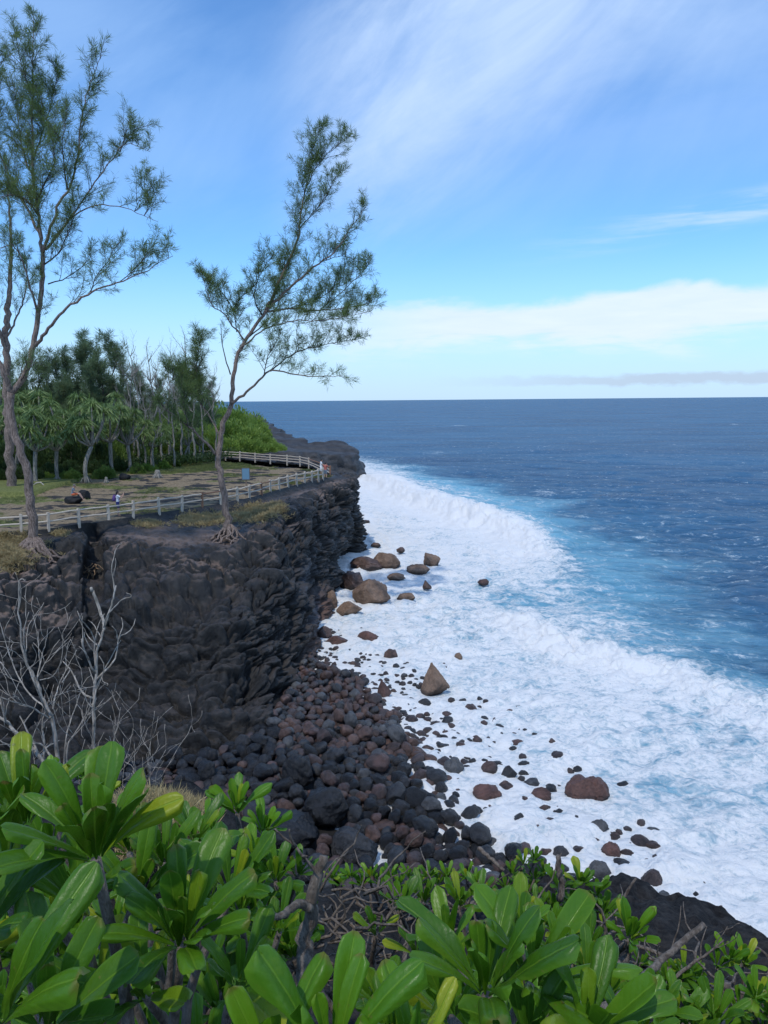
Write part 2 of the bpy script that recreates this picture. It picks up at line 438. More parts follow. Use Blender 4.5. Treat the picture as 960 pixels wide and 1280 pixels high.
crest = smooth_poly([P(440, 592), P(475, 606), P(520, 628), P(565, 643), P(610, 656), P(645, 668), P(680, 690), P(708, 716), P(732, 745), P(752, 775)], 5)
cd, csd, cal = polydist(X, Y, [p[:2] for p in crest])
crest2 = smooth_poly([P(628, 765), P(665, 792), P(720, 818), P(790, 835), P(860, 856), P(960, 900), P(1100, 960)], 5)
c2d, c2sd, c2al = polydist(X, Y, [p[:2] for p in crest2])
Z = wave(26, 0.55, 1.1, 1) + wave(11, 0.38, 1.25, 2) + wave(5, 0.42, 1.0, 3, 1.8) + wave(2.3, 0.24, 1.3, 4, 1.6) + wave(1.1, 0.10, 0.9, 5, 1.5) + wave(60, 0.7, 1.2, 6)
infoam = sstep(-3, 6, shore)
Z = Z * (1 - 0.65 * infoam)
P3 = np.stack([X, Y, np.zeros_like(X)], -1)
def near(mx): return RR < mx
msk = near(190)
lump = np.zeros_like(X); fine = np.zeros_like(X)
q = P3[msk]
wq = q + 0.5 * np.stack([perlin(q * 0.8, 31), perlin(q * 0.8 + 9, 32), 0 * q[:, 0]], -1)
f1, f2, _ = worley(wq * np.array([0.9, 0.9, 1]), 5)
lump[msk] = (0.55 - f1)
g1, g2, _ = worley(wq * np.array([2.6, 2.6, 1]) + 7, 8)
fine[msk] = (0.5 - g1)
roughf = fbm(P3 * 0.12, 3, 44)
turb = infoam * (0.55 + 0.9 * np.clip(roughf + 0.2, 0, 1))
Z = Z + turb * (0.42 * lump + 0.13 * fine) + infoam * 0.08
totc = cal.max()
def ridge(s, back, front): return np.where(s > 0, np.exp(-(s / front)**2), np.exp(-(s / back)**2))
cs = -csd
tap = sstep(0, 25, cal) * (1 - sstep(totc - 48, totc - 0.01, cal)) * (1 - 0.25 * np.abs(fbm(np.stack([cal * 0.12, 0 * cal, 0 * cal + 4], -1), 2, 9)))
wob = fbm(np.stack([cal * 0.35, cs * 0.2, 0 * cs], -1), 3, 71)
A1 = ridge(cs + wob * 1.6, 7.0, 2.0) * tap
sprayz = np.exp(-((cs - 0.3) / 1.7)**2) * tap
Z = Z + A1 * (1.55 + 0.7 * wob) + sprayz * (0.65 * lump + 0.4 * fine + 0.5 * np.abs(fbm(P3 * 0.9, 3, 90)))
cs2 = -c2sd
wob2 = fbm(np.stack([c2al * 0.3, cs2 * 0.2, 0 * cs2], -1), 3, 72)
tap2 = sstep(0, 3, c2al) * (1 - 0.55 * sstep(8, 30, c2al))
A2 = ridge(cs2 + wob2 * 1.5, 3.0, 1.2) * tap2
Z = Z + A2 * (0.5 + 0.5 * wob2) + np.exp(-(cs2 / 2.0)**2) * tap2 * (0.40 * lump + 0.22 * fine)
# foam amount
big = fbm(P3 * 0.07, 4, 21); mid = fbm(P3 * np.array([0.22, 0.22, 1]), 4, 22)
foam = sstep(-6.0, 9.0, shore + big * 9) * (0.90 + 0.12 * sstep(6, 22, shore))
foam = foam + 0.36 * mid * infoam
behind = sstep(0.4, 3.0, -cs) * sstep(-60, -5, -np.abs(cs)) * sstep(0, 14, cal) * (1 - sstep(totc - 24, totc, cal)) * (shore > -30)
foam = foam * (1 - 0.42 * behind * sstep(14, 2, shore)) + behind * 0.10 * (mid > 0)
foam = foam + np.exp(-((cs - 1.0) / 3.2)**2) * tap * 1.0 + np.exp(-((cs2 - 0.5) / 1.6)**2) * tap2 * 0.6
def blob(px, py, rx, ry, amt):
    global foam
    c = P(px, py)
    foam = foam - amt * np.exp(-(((X - c[0]) / rx)**2 + ((Y - c[1]) / ry)**2)) * (0.7 + 0.8 * mid)
blob(648, 752, 2.0, 3.2, 0.5); blob(700, 735, 5, 7, 0.22); blob(740, 790, 4, 5, 0.2); blob(600, 800, 4, 4, 0.22); blob(850, 930, 3, 2, 0.25)
blob(880, 1000, 3, 1.2, 0.38); blob(640, 850, 4, 3, 0.18); blob(520, 770, 4, 4, 0.16); blob(800, 985, 3, 1.6, 0.25); blob(700, 900, 4, 2, 0.15); blob(610, 735, 5, 6, 0.2)
foam = foam - 0.10 * sstep(0.05, 0.4, big) * infoam
caps = sstep(0.34, 0.55, fbm(np.stack([X * 0.05, Y * 0.022, 0 * X], -1), 4, 61)) * 0.42 * (RR < 500)
foam = foam * (1 - sstep(165, 225, RR)); foam = np.clip(np.maximum(foam, caps), 0, 1.25)
aer = np.clip(sstep(-13, 6, shore + big * 12) * 0.9 + behind * 0.3, 0, 1) * (1 - sstep(150, 225, RR))
V = np.stack([X, Y, Z], -1)
me = mesh_np('sea', V, grid_faces(len(azs), len(rr), True), True, attrs={'foam': foam.ravel(), 'aer': aer.ravel()})
m, t = material('sea_water')
pos = t.pos
wp = t.vm('ADD', pos, t.vm('SCALE', t.vm('SUBTRACT', t.noise(pos, 0.55, 3, 0.5, col=True), (0.5, 0.5, 0.5)), 1.6))
wp2 = t.vm('ADD', pos, t.vm('SCALE', t.vm('SUBTRACT', t.noise(pos, 2.2, 3, 0.5, col=True), (0.5, 0.5, 0.5)), 0.5))
fo = t.attr('foam'); ae = t.attr('aer')
n1 = t.noise(wp, 0.9, 9, 0.66, 0.6)
lace = t.voro(wp, 0.8, 'DISTANCE_TO_EDGE'); lace2 = t.voro(wp2, 2.6, 'DISTANCE_TO_EDGE')
lc = t.m('SUBTRACT', 0.42, t.m('ADD', t.m('MULTIPLY', t.m('MINIMUM', lace, 0.5), 0.75), t.m('MULTIPLY', t.m('MINIMUM', lace2, 0.5), 0.8)))
# long drifting streaks on the open water
strk = t.noise(t.map(wp, (0.10, 0.9, 1), (0, 0, R(8))), 1.0, 6, 0.65)
h1 = t.m('ADD', t.m('MULTIPLY', t.m('SUBTRACT', n1, 0.5), 2.1), t.m('MULTIPLY', lc, 0.8))
f0 = t.m('ADD', fo, t.m('MULTIPLY', h1, t.m('SUBTRACT', 1.0, t.m('MULTIPLY', fo, 0.25))))
f0 = t.m('ADD', f0, t.m('MULTIPLY', t.m('MULTIPLY', t.m('SUBTRACT', strk, 0.5), 1.2), t.m('SUBTRACT', 1.0, fo, clamp=True)))
fm = t.step(f0, 0.34, 0.95)
fine_n = t.noise(wp2, 5.5, 7, 0.72)
# water body
patch = t.noise(t.map(pos, (0.012, 0.03, 1)), 1.0, 4, 0.6)
deep = t.mix(t.step(patch, 0.3, 0.7), (0.008, 0.062, 0.140, 1), (0.018, 0.108, 0.210, 1))
turq = t.mix(t.noise(wp, 0.3, 4, 0.6), (0.06, 0.28, 0.42, 1), (0.26, 0.54, 0.64, 1))
wcol = t.mix(t.m('MULTIPLY', ae, t.step(t.m('ADD', n1, ae), 0.5, 1.3)), deep, turq)
w1 = t.noise(t.map(pos, (0.55, 1.0, 1), (0, 0, R(12))), 1.0, 8, 0.68, 0.4)
w2 = t.noise(t.map(pos, (0.07, 0.16, 1), (0, 0, R(12))), 1.0, 5, 0.6, 0.3)
hb = t.m('ADD', t.m('MULTIPLY', w1, 0.35), t.m('MULTIPLY', w2, 1.3))
nb_ = t.bump(hb, 1.0, 1.6)
dif = t.node('ShaderNodeBsdfDiffuse', {'Color': wcol}); t.L.new(nb_, dif.inputs['Normal'])
glo = t.node('ShaderNodeBsdfGlossy', {'Roughness': 0.14, 'Color': (1, 1, 1, 1)}); t.L.new(nb_, glo.inputs['Normal'])
fre = t.node('ShaderNodeFresnel', {'IOR': 1.33}); t.L.new(nb_, fre.inputs['Normal'])
# wave slopes keep a rough sea's mirror share low towards the horizon
wm = t.N.new('ShaderNodeMixShader'); t.L.new(t.m('MINIMUM', fre.outputs[0], 0.20), wm.inputs[0]); t.L.new(dif.outputs[0], wm.inputs[1]); t.L.new(glo.outputs[0], wm.inputs[2])
wat = wm.outputs[0]
fcol = t.mix(t.step(t.m('ADD', fine_n, t.m('MULTIPLY', t.m('SUBTRACT', f0, 0.75), 0.45)), 0.40, 0.70), (0.44, 0.52, 0.55, 1), (0.76, 0.755, 0.735, 1))
fh = t.m('ADD', t.m('MULTIPLY', fine_n, 0.4), t.m('ADD', t.m('MULTIPLY', n1, 1.0), t.m('MULTIPLY', lc, 0.4)))
foa = principled(t, fcol, 0.8, t.bump(fh, 0.7, 0.28), 0.2)
mx = t.N.new('ShaderNodeMixShader'); t.L.new(fm, mx.inputs[0]); t.L.new(wat, mx.inputs[1]); t.L.new(foa, mx.inputs[2])
t.surf(mx.outputs[0])
sea = prop(link('sea', me, m), kind='structure')
del V, X, Y, Z, P3, foam, aer
# ------------------------------------------------------------------ land
PZ = 7.0                                            # height of the plateau
fence_px = [(-260, 684), (-150, 678), (-60, 671), (27, 664), (61, 661), (99, 655), (136, 650), (167, 646), (199, 641), (228, 637), (253, 633), (276, 629.5), (297, 625.5),
            (312, 622), (327, 618), (338, 614.5), (349, 611.5), (360, 608.5), (371, 606), (381, 603.5), (390, 601.5), (398, 599.5), (404, 598)]
fence_near = [P(x, y, PZ) for x, y in fence_px]
tip = [np.array([-5.3, 75.2, PZ]), np.array([-5.2, 77.6, PZ]), np.array([-6.0, 80.2, PZ])]
back_px = [(394.5, 587.5), (386, 583.5), (375, 581), (359, 579.5), (338, 577.8), (319, 576), (300, 574.5), (282, 573.5), (262, 572.5), (240, 571.5)]
fence_back = [P(x, y, PZ) for x, y in back_px]
ridge_y = lambda x: np.interp(x, [-60, -30, -21, -7.2, -5.6], [108, 100, 96, 82, 77])
# near cliff: stations (line on the plateau, rim, base)
ST = [((-260, 684), (-260, 745, 8.7), (-280, 1000, 14.2)),
      ((-60, 671), (-70, 722, 8.6), (-80, 955, 14.2)),
      ((20, 664.5), (15, 706, 8.55), (20, 965, 14.2)),
      ((61, 661), (72, 690, 8.5), (80, 962, 14.1)),
      ((85, 657), (100, 682, 8.4), (112, 960, 14.1)),
      ((105, 654), (116, 671, 8.3), (140, 958, 14.1)),
      ((125, 652), (135, 678, 8.35), (172, 955, 14.1)),
      ((167, 646), (170, 690, 8.7), (215, 952, 14.0)),
      ((210, 639), (225, 696, 8.8), (270, 945, 14.0)),
      ((253, 633), (285, 694, 8.9), (322, 925, 14.0)),
      ((297, 625.5), (338, 672, 8.55), (347, 885, 14.0)),
      ((327, 618), (366, 640, 8.1), (386, 822, 14.2)),
      ((349, 611.5), (390, 627, 7.9), (393, 788, 14.5)),
      ((371, 606), (405, 617, 7.9), (410, 765, 14.6)),
      ((390, 601.5), (424, 611, 7.85), (424, 735, 14.7)),
      ((404, 598), (436, 606, 7.8), (434, 700, 14.8))]
rows = []
for f, r, b in ST:
    F = P(*f, PZ); Rm = P(r[0], r[1], CAM_Z - r[2]); B = P(b[0], b[1], CAM_Z - b[2])
    F2 = F + (Rm - F) * 0.10; F2[2] = PZ - 0.75
    o = (B - Rm); o[2] = 0; L = np.linalg.norm(o) + 1e-6; o /= L
    M1 = Rm + (B - Rm) * 0.33; M2 = Rm + (B - Rm) * 0.66
    M1[:2] += o[:2] * 0.20 * L; M2[:2] += o[:2] * 0.06 * L
    U = B + np.array([o[0], o[1], 0]) * 0.6; U[2] = -1.6
    rows.append([F, F2, Rm, M1, M2, B, U])
def world_station(F, Rm, B):
    F, Rm, B = map(np.array, (F, Rm, B)); F2 = F * 0.8 + Rm * 0.2; F2[2] -= 0.2
    return [F, F2, Rm, Rm * .67 + B * .33, Rm * .33 + B * .67, B, B + np.array([0.2, 0.3, -1.0])]
rows.append(world_station([-5.2, 76.0, PZ], [-2.9, 73.6, 6.5], [-2.2, 73.6, -0.6]))
rows.append(world_station([-5.2, 78.5, PZ], [-3.4, 78.3, 6.4], [-2.8, 79.5, -0.6]))
rows.append(world_station([-6.4, 81.0, PZ], [-5.0, 82.6, 6.6], [-4.4, 84.5, -0.6]))
for p in fence_back[1:]:
    rows.append(world_station(p, p + [1.0, 1.8, -0.2], p + [2.2, 5, -7.6]))
rows = np.array(rows)                                # (stations, 7, 3)
# even resampling along the cliff
ctrl = np.stack([smooth_poly(rows[:, k], 12) for k in range(7)], 1)
seg = np.linalg.norm(np.diff(ctrl[:, 2], axis=0), axis=1); acc = np.concatenate([[0], np.cumsum(seg)])
# finer where it is near the view
NU = 1250
sN = np.linspace(0, acc[-1], NU)
C = np.stack([[np.interp(sN, acc, ctrl[:, k, a]) for a in range(3)] for k in range(7)], 0).transpose(2, 0, 1)   # NU,7,3
vt = np.concatenate([np.linspace(0, 1, 10, endpoint=False), np.linspace(1, 2, 60, endpoint=False), np.linspace(2, 5, 250, endpoint=False), np.linspace(5, 6, 6)])
k0 = np.minimum(vt.astype(int), 5); ft = vt - k0
V = C[:, k0] * (1 - ft)[None, :, None] + C[:, k0 + 1] * ft[None, :, None]
# round the profile
for _ in range(10):
    V[:, 12:-1] = V[:, 12:-1] * 0.5 + 0.25 * (V[:, 11:-2] + V[:, 13:])
N = grid_normals(V)
ref = np.array([0.45, -0.8, 0.3]); N *= np.where((N * ref).sum(-1, keepdims=True) < 0, -1, 1)
# the back of the tongue points the other way
xs = np.arange(NU)[:, None, None] / NU
Nb = grid_normals(V); sgn = np.sign((Nb[300, 150] * ref).sum()); N = Nb * sgn
face = sstep(1.35, 2.25, vt)[None, :] * (1 - sstep(5.6, 6, vt))[None, :]
ledge = sstep(0.3, 1.1, vt)[None, :] * (1 - sstep(1.7, 2.3, vt))[None, :]
qx = V.copy()
warp = np.stack([fbm(V * 0.5, 3, 11), fbm(V * 0.5 + 40, 3, 12), fbm(V * 0.5 + 80, 3, 13)], -1)
qx = V + warp * 0.42
bigd = fbm(V * np.array([0.28, 0.28, 0.4]), 3, 1)
tilt = qx[..., 2] + 0.03 * qx[..., 0] + 0.6 * fbm(V * np.array([0.16, 0.16, 0.3]), 3, 77)
s1 = tilt * 1.25 + 0.6 * fbm(V * np.array([0.4, 0.4, 0.5]), 3, 2)
fr = s1 - np.floor(s1); lay = np.sqrt(np.clip(1 - (2 * fr - 1)**2, 0, 1)) - 0.7
amp1 = 0.62 + 0.5 * fbm(V * 0.4 + 9, 2, 3)
s2 = tilt * 3.3 + 0.95 * fbm(V * np.array([0.7, 0.7, 1.0]), 4, 4)
fr2 = s2 - np.floor(s2); lay2 = np.sqrt(np.clip(1 - (2 * fr2 - 1)**2, 0, 1)) - 0.7
w1, w2_, _ = worley(qx * np.array([0.62, 0.62, 1.5]), 21); w1 = 0.55 - 0.8 * np.sqrt(np.clip(1 - (w1 / 0.95)**2, 0, 1))
w3, w4_, _ = worley(qx * np.array([1.7, 1.7, 3.6]) + 3, 31); w3 = 0.55 - 0.9 * np.sqrt(np.clip(1 - (w3 / 0.95)**2, 0, 1))
f4 = fbm(V * 3.5, 4, 6)
wc1, wc2, wcv = worley((V + 0.35 * warp) * np.array([0.75, 0.75, 1.5]) + 11, 47)
crack = np.exp(-(wc2 - wc1) / 0.07)
block = (wcv - 0.5)
recess = np.clip(fbm(V * np.array([0.22, 0.22, 0.55]) + 3.3, 3, 55) - 0.08, 0, 1)
far_u = sstep(0.62, 0.8, xs[..., 0])
lumpy = sstep(-0.25, 0.25, fbm(V * 0.3 + 21, 2, 66))           # blocks in some places, layered flows in others
d = face * (1.1 * bigd + amp1 * lay * (1.15 - 0.5 * lumpy) + 0.26 * lay2 + 0.50 * block - 0.28 * crack + 0.75 * (0.35 + lumpy) * (-w1) + 0.30 * (-w3) * (0.6 + lumpy) - 0.07 * np.abs(fbm(V * 1.6 + 4, 4, 88)) * 2 + 0.16 * f4 - 1.9 * recess)
d += ledge * (0.25 * bigd + 0.30 * (0.5 - w1) + 0.12 * (0.5 - w3) + 0.08 * f4)
# dark cleft and hollows seen in the face
def hollow(px, py, rpx, rpy, depth, ang=0.0):
    global d
    q = (V - [0, 0, CAM_Z]) @ NR; ux = 480 + 960 * q[..., 0] / -q[..., 2]; uy = 640 - 960 * q[..., 1] / -q[..., 2]
    ca, sa = math.cos(ang), math.sin(ang)
    a = ((ux - px) * ca + (uy - py) * sa) / rpx; b = (-(ux - px) * sa + (uy - py) * ca) / rpy
    m = np.exp(-(a * a + b * b)**1.6) * (np.arange(NU) < int(NU * 0.72))[:, None]
    d = d - depth * m * (0.8 + 0.8 * bigd)
hollow(118, 715, 13, 55, 1.6); hollow(235, 755, 80, 14, 1.5, -0.42); hollow(290, 800, 60, 10, 1.0, -0.1); hollow(200, 850, 45, 50, 1.0); hollow(310, 860, 30, 40, 0.8, 0.3)
hollow(392, 700, 7, 90, 0.5, 0.08); hollow(425, 700, 16, 12, 1.2); hollow(60, 850, 30, 45, 0.9)
V2 = V + N * d[..., None]
V2[..., 2] += (sstep(0.1, 0.6, vt) * (1 - sstep(1.6, 2.0, vt)))[None, :] * 0.12 * fbm(V * 1.2, 3, 8)
soil = np.clip((1 - sstep(1.95, 2.7, vt))[None, :] * (0.35 + 1.5 * fbm(V * 0.35 + 2, 3, 41)) * sstep(0.9, 1.4, vt)[None, :] + 0.12, 0, 1) * (1 - 0.75 * sstep(0.52, 0.6, xs[..., 0]))
qq = (V - [0, 0, CAM_Z]) @ NR; ux = 480 + 960 * qq[..., 0] / -qq[..., 2]; uy = 640 - 960 * qq[..., 1] / -qq[..., 2]
fv = (np.arange(NU) < int(NU * 0.72))[:, None]
red = np.clip(sstep(375, 398, ux) * sstep(725, 765, uy), 0, 1) * fv
leftroot = (1 - sstep(60, 110, ux)) * sstep(690, 700, uy) * (1 - sstep(770, 800, uy)) * fv
soil = np.clip(soil + 0.8 * leftroot, 0, 1)
sn = fbm(np.stack([ux * 0.12, uy * 0.012, 0 * ux], -1), 3, 5)
streak = np.exp(-((ux - 386 - 4 * np.sin(uy * 0.05)) / 9)**2) * sstep(690, 720, uy) * (1 - sstep(765, 800, uy)) * np.clip(0.5 + 1.6 * sn, 0, 1) * fv
me = mesh_np('cliff', V2, grid_faces(NU, len(vt), sgn > 0), True, attrs={'soil': soil.ravel(), 'red': red.ravel(), 'streak': streak.ravel()})
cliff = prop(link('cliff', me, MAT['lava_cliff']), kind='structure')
CL = V2.copy(); CLU = (V2 - [0, 0, CAM_Z]) @ NR
CLPX = 480 + 960 * CLU[..., 0] / -CLU[..., 2]; CLPY = 640 - 960 * CLU[..., 1] / -CLU[..., 2]
def on_cliff(px, py, vlo=0.2, vhi=5.2):             # nearest surface point of the cliff seen in a direction
    mm = (vt >= vlo) & (vt <= vhi)
    dd = (CLPX[:int(NU * 0.7)][:, mm] - px)**2 + (CLPY[:int(NU * 0.7)][:, mm] - py)**2
    dd = dd + 0.02 * CL[:int(NU * 0.7)][:, mm][..., 1]
    i, j = np.unravel_index(np.argmin(dd), dd.shape)
    return CL[:int(NU * 0.7)][:, mm][i, j]

# plateau ground: from the cliff's first row back to the far side
FL = C[:, 0]; keep = FL[:, 1] <= 77.0
last = int(np.argmax(~keep)) if (~keep).any() else NU
top = V2[:last, 0]
NG = 240
gy = ridge_y(top[:, 0]) + 1.5
tt = np.linspace(0, 1, NG) ** 1.15
G = np.zeros((last, NG, 3))
endx = np.minimum(top[:, 0] - 0.03 * (gy - top[:, 1]), top[:, 0])
G[..., 0] = top[:, None, 0] * (1 - tt) + endx[:, None] * tt
G[..., 1] = top[:, None, 1] * (1 - tt) + gy[:, None] * tt
fadei = sstep(0, 0.06, tt)[None, :]
def ground_z(p):
    z = 0.16 * fbm(p * np.array([0.12, 0.12, 0]), 3, 91) + 0.10 * fbm(p * np.array([0.8, 0.8, 0]), 4, 92)
    z = z + 0.9 * sstep(-20, -60, p[..., 0]) * 0.5
    return z
zg = PZ + ground_z(G)
G[..., 2] = top[:, None, 2] * (1 - fadei) + zg * fadei
lavap = sstep(-0.06, 0.16, fbm(G * np.array([0.4, 0.8, 0]), 5, 93)) * sstep(-46, -14, G[..., 0])
w1, _, _ = worley(G * np.array([1.3, 1.3, 0]) , 15)
G[..., 2] += lavap * (0.14 * (0.6 - w1)) * fadei
grassm = np.clip(sstep(-0.05, 0.25, fbm(G * np.array([0.13, 0.2, 0]) + 5, 3, 94)) * 0.5 + sstep(74, 88, G[..., 1]) * 0.6 * sstep(-8, -22, G[..., 0]) + sstep(-20, -30, G[..., 0]) * 0.3, 0, 1)
me = mesh_np('plateau_ground', G, grid_faces(last, NG, False), True, attrs={'lava': lavap.ravel(), 'grass': grassm.ravel()})
m, t = material('plateau_soil')
n = t.noise(t.pos, 0.8, 7, 0.7); n2 = t.noise(t.pos, 5.0, 6, 0.7); n3 = t.noise(t.pos, 0.25, 3, 0.5)
brown = t.mix(t.step(n2, 0.3, 0.7), (0.13, 0.095, 0.055, 1), (0.31, 0.235, 0.145, 1))
grs = t.mix(t.step(n2, 0.3, 0.7), (0.08, 0.10, 0.028, 1), (0.20, 0.205, 0.065, 1))
col = t.mix(t.step(t.m('ADD', t.attr('grass'), t.m('MULTIPLY', t.m('SUBTRACT', n, 0.5), 1.6)), 0.35, 0.65), brown, grs)
col = t.mix(t.step(t.m('ADD', t.attr('lava'), t.m('MULTIPLY', t.m('SUBTRACT', n, 0.5), 2.2)), 0.45, 0.75), col, (0.032, 0.03, 0.029, 1))
t.surf(principled(t, col, 0.9, t.bump(t.m('ADD', n2, n), 0.9, 0.12), 0.2))
SOIL = m
plateau = prop(link('plateau_ground', me, m), kind='structure')
def gz(x, y): return float(PZ + ground_z(np.array([x, y, 0.0])))

# inland and far shore
hy = np.array([60, 90, 128, 163, 200, 250, 400, 600, 1300.]); hx = np.array([-28, -30, -44, -36, -45, -55, -90, -140, -330.])
YY = np.interp(np.linspace(0, 1, 160), np.linspace(0, 1, 9), hy); XR = np.interp(YY, hy, hx)
TT = np.linspace(0, 1, 120) ** 1.5
H = np.zeros((160, 120, 3)); H[..., 0] = XR[:, None] - TT[None, :] * 520; H[..., 1] = YY[:, None]
H[..., 2] = PZ + 0.35 + 0.5 * fbm(H * 0.03, 3, 17) + 0.9 * sstep(-20, -60, H[..., 0]) * 0.5 + 3.0 * sstep(150, 500, YY)[:, None] * sstep(-90, -260, H[..., 0])
H[0, :, 2] = 3
H[:, 0, 2] -= 1.2
me = mesh_np('inland_ground', H, grid_faces(160, 120, False), True, attrs={'lava': np.zeros(160 * 120), 'grass': np.ones(160 * 120)})
prop(link('inland_ground', me, SOIL), kind='structure')
def coast(name, rim, NUc, inland, mat_, seed, base_out, amp=1.0):
    pr = smooth_poly(rim, 10); seg = np.linalg.norm(np.diff(pr[:, :2], axis=0), axis=1); ac = np.concatenate([[0], np.cumsum(seg)])
    s = np.linspace(0, 1, NUc) ** 1.3 * ac[-1]
    Rm = np.stack([np.interp(s, ac, pr[:, a]) for a in range(3)], 1)
    tg = np.gradient(Rm, axis=0)[:, :2]; tg /= np.linalg.norm(tg, axis=1)[:, None]
    out = np.stack([tg[:, 1], -tg[:, 0]], 1)
    for _ in range(60): out[1:-1] = (out[:-2] + out[1:-1] * 2 + out[2:]) / 4
    rowsv = []
    for a in np.linspace(1, 0, 40, endpoint=False):
        q = Rm.copy(); q[:, 0] -= inland * a ** 1.4; q[:, 2] += a * (PZ - Rm[:, 2]) * 1.0 + 0.1; rowsv.append(q)
    for a in np.linspace(0, 1, 70):
        q = Rm.copy(); q[:, :2] += out * base_out * a; q[:, 2] = Rm[:, 2] * (1 - a) - 1.0 * a; rowsv.append(q)
    Vv = np.stack(rowsv, 1)
    w1, _, _ = worley(Vv * np.array([0.33, 0.33, 0.6]), seed); w3, _, _ = worley(Vv * 0.9, seed + 4)
    dd = (1.9 * fbm(Vv * 0.12, 4, seed) + 1.2 * (0.5 - w1) + 0.45 * (0.5 - w3) + 0.2 * fbm(Vv * 1.4, 3, seed + 2)) * amp
    a = np.concatenate([np.zeros(32), np.linspace(0, 1, 8), np.ones(70)])[None, :]
    Vv[..., :2] += out[:, None, :] * (dd * a)[..., None]
    sj = np.linspace(0, 1, NUc) * ac[-1]; jag = fbm(np.stack([s * 0.09, 0 * s, 0 * s], -1), 2, seed + 3); jag = np.round(jag * 5) / 5 * 2.0
    Vv[..., 2] += 0.45 * dd * (1 - 0.5 * a) + jag[:, None] * np.concatenate([sstep(0, 40, np.arange(40)), 1 - sstep(20, 70, np.arange(70))])[None, :]
    Z0 = np.zeros(Vv.shape[:2]).ravel()
    me = mesh_np(name, Vv, grid_faces(Vv.shape[0], Vv.shape[1], True), True, attrs={'soil': Z0, 'red': Z0, 'streak': Z0})
    return prop(link(name, me, mat_), kind='structure')
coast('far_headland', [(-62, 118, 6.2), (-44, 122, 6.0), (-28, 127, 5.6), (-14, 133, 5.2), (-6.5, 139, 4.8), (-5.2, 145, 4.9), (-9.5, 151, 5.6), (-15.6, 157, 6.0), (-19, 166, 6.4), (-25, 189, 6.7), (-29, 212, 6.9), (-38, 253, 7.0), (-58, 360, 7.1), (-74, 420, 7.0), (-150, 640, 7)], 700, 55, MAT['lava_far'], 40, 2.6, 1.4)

# beach bed
shore_px = [(385, 800), (430, 835), (470, 850), (500, 880), (540, 930), (562, 962), (592, 995), (625, 1030), (652, 1062), (705, 1080), (760, 1105), (840, 1165), (960, 1250), (1150, 1400)]
SH = smooth_poly([P(x, y) for x, y in shore_px], 6)
SHl = [np.array([-8, 60, 0])] + [p for p in SH]
def bed(x, y):
    x = np.asarray(x, float); y = np.asarray(y, float)
    _, s_, _ = polydist(x, y, [p[:2] for p in SHl]); s_ = -s_
    return np.where(s_ > 0, np.minimum(0.12 * s_, 0.75), 0.10 * s_) - 0.12, s_
bx, by = np.meshgrid(np.linspace(-32, 16, 200), np.linspace(14, 62, 200), indexing='ij')
bz, bs = bed(bx, by)
BV = np.stack([bx, by, bz + 0.10 * fbm(np.stack([bx, by, 0 * bx], -1) * 0.9, 3, 5) - 0.1], -1)
prop(link('beach_bed', mesh_np('beach_bed', BV, grid_faces(200, 200), True), MAT['lava_black']), kind='structure')

# the headland underfoot
ep = [(-700, 1100, 5), (-400, 1000, 5.5), (-200, 975, 6), (0, 978, 6), (130, 985, 6), (250, 992, 6), (330, 1045, 6.2), (380, 1092, 6.4), (470, 1112, 6.6), (560, 1108, 7.2), (640, 1090, 8), (700, 1092, 8.4),
      (740, 1100, 8.6), (790, 1112, 8.8), (850, 1145, 8.8), (900, 1175, 8.6), (960, 1212, 8.2), (1100, 1300, 7), (1400, 1450, 6)]
E = smooth_poly([D(*e) for e in ep], 24)
nE = len(E); S = np.stack([np.linspace(-14, 14, nE), np.full(nE, -8.0), np.full(nE, CAM_Z - 1.5)], 1)
NRW = 150
tr = np.linspace(0, 1, NRW)
HV = S[:, None] * (1 - tr)[None, :, None] + E[:, None] * tr[None, :, None]
yy = HV[..., 1]; fz = np.clip((yy - 0.5) / (E[:, None, 1] - 0.5), 0, 1)
HV[..., 2] = (CAM_Z - 1.5) * (1 - fz) + E[:, None, 2] * fz
HV[..., 2] -= 0.28 * np.sin(np.pi * fz)
outd = E[:, :2] / np.linalg.norm(E[:, :2], axis=1)[:, None]
dn = []
for a in np.linspace(0.02, 1, 70):
    q = E.copy(); q[:, :2] += outd * (4.0 * a ** 1.1); q[:, 2] = E[:, 2] * (1 - a) - 1.0 * a; dn.append(q)
HV = np.concatenate([HV, np.stack(dn, 1)], 1)
w1, _, _ = worley(HV * 1.7, 71); w3, _, _ = worley(HV * 4.5, 73); w1 = 0.9 - np.sqrt(np.clip(1 - (w1 / 0.95)**2, 0, 1)); w3 = 0.9 - np.sqrt(np.clip(1 - (w3 / 0.95)**2, 0, 1))
near_e = sstep(0.55, 0.95, np.concatenate([tr, np.ones(70)]))[None, :]
HV[..., 2] += near_e * sstep(-2, 2.5, HV[..., 0]) * (0.30 * fbm(HV * 0.9, 4, 75) + 0.42 * (0.5 - w1) + 0.20 * (0.5 - w3) + 0.10 * fbm(HV * 4, 3, 7) - 0.34) + 0.05 * fbm(HV * 3, 3, 7)
HV[..., :2] += (outd[:, None] * (near_e * (0.25 * (0.5 - w1) + 0.5 * fbm(HV * 0.8 + 5, 3, 76)))[..., None])
m, t = material('headland_soil')
n = t.noise(t.pos, 9, 7, 0.7); n2 = t.noise(t.pos, 30, 4, 0.7); fe = t.attr('rock')
col = t.mix(t.step(n, 0.35, 0.65), (0.018, 0.014, 0.011, 1), (0.07, 0.055, 0.04, 1))
col = t.mix(fe, col, t.mix(t.step(n, 0.35, 0.7), (0.008, 0.008, 0.009, 1), (0.045, 0.042, 0.040, 1)))
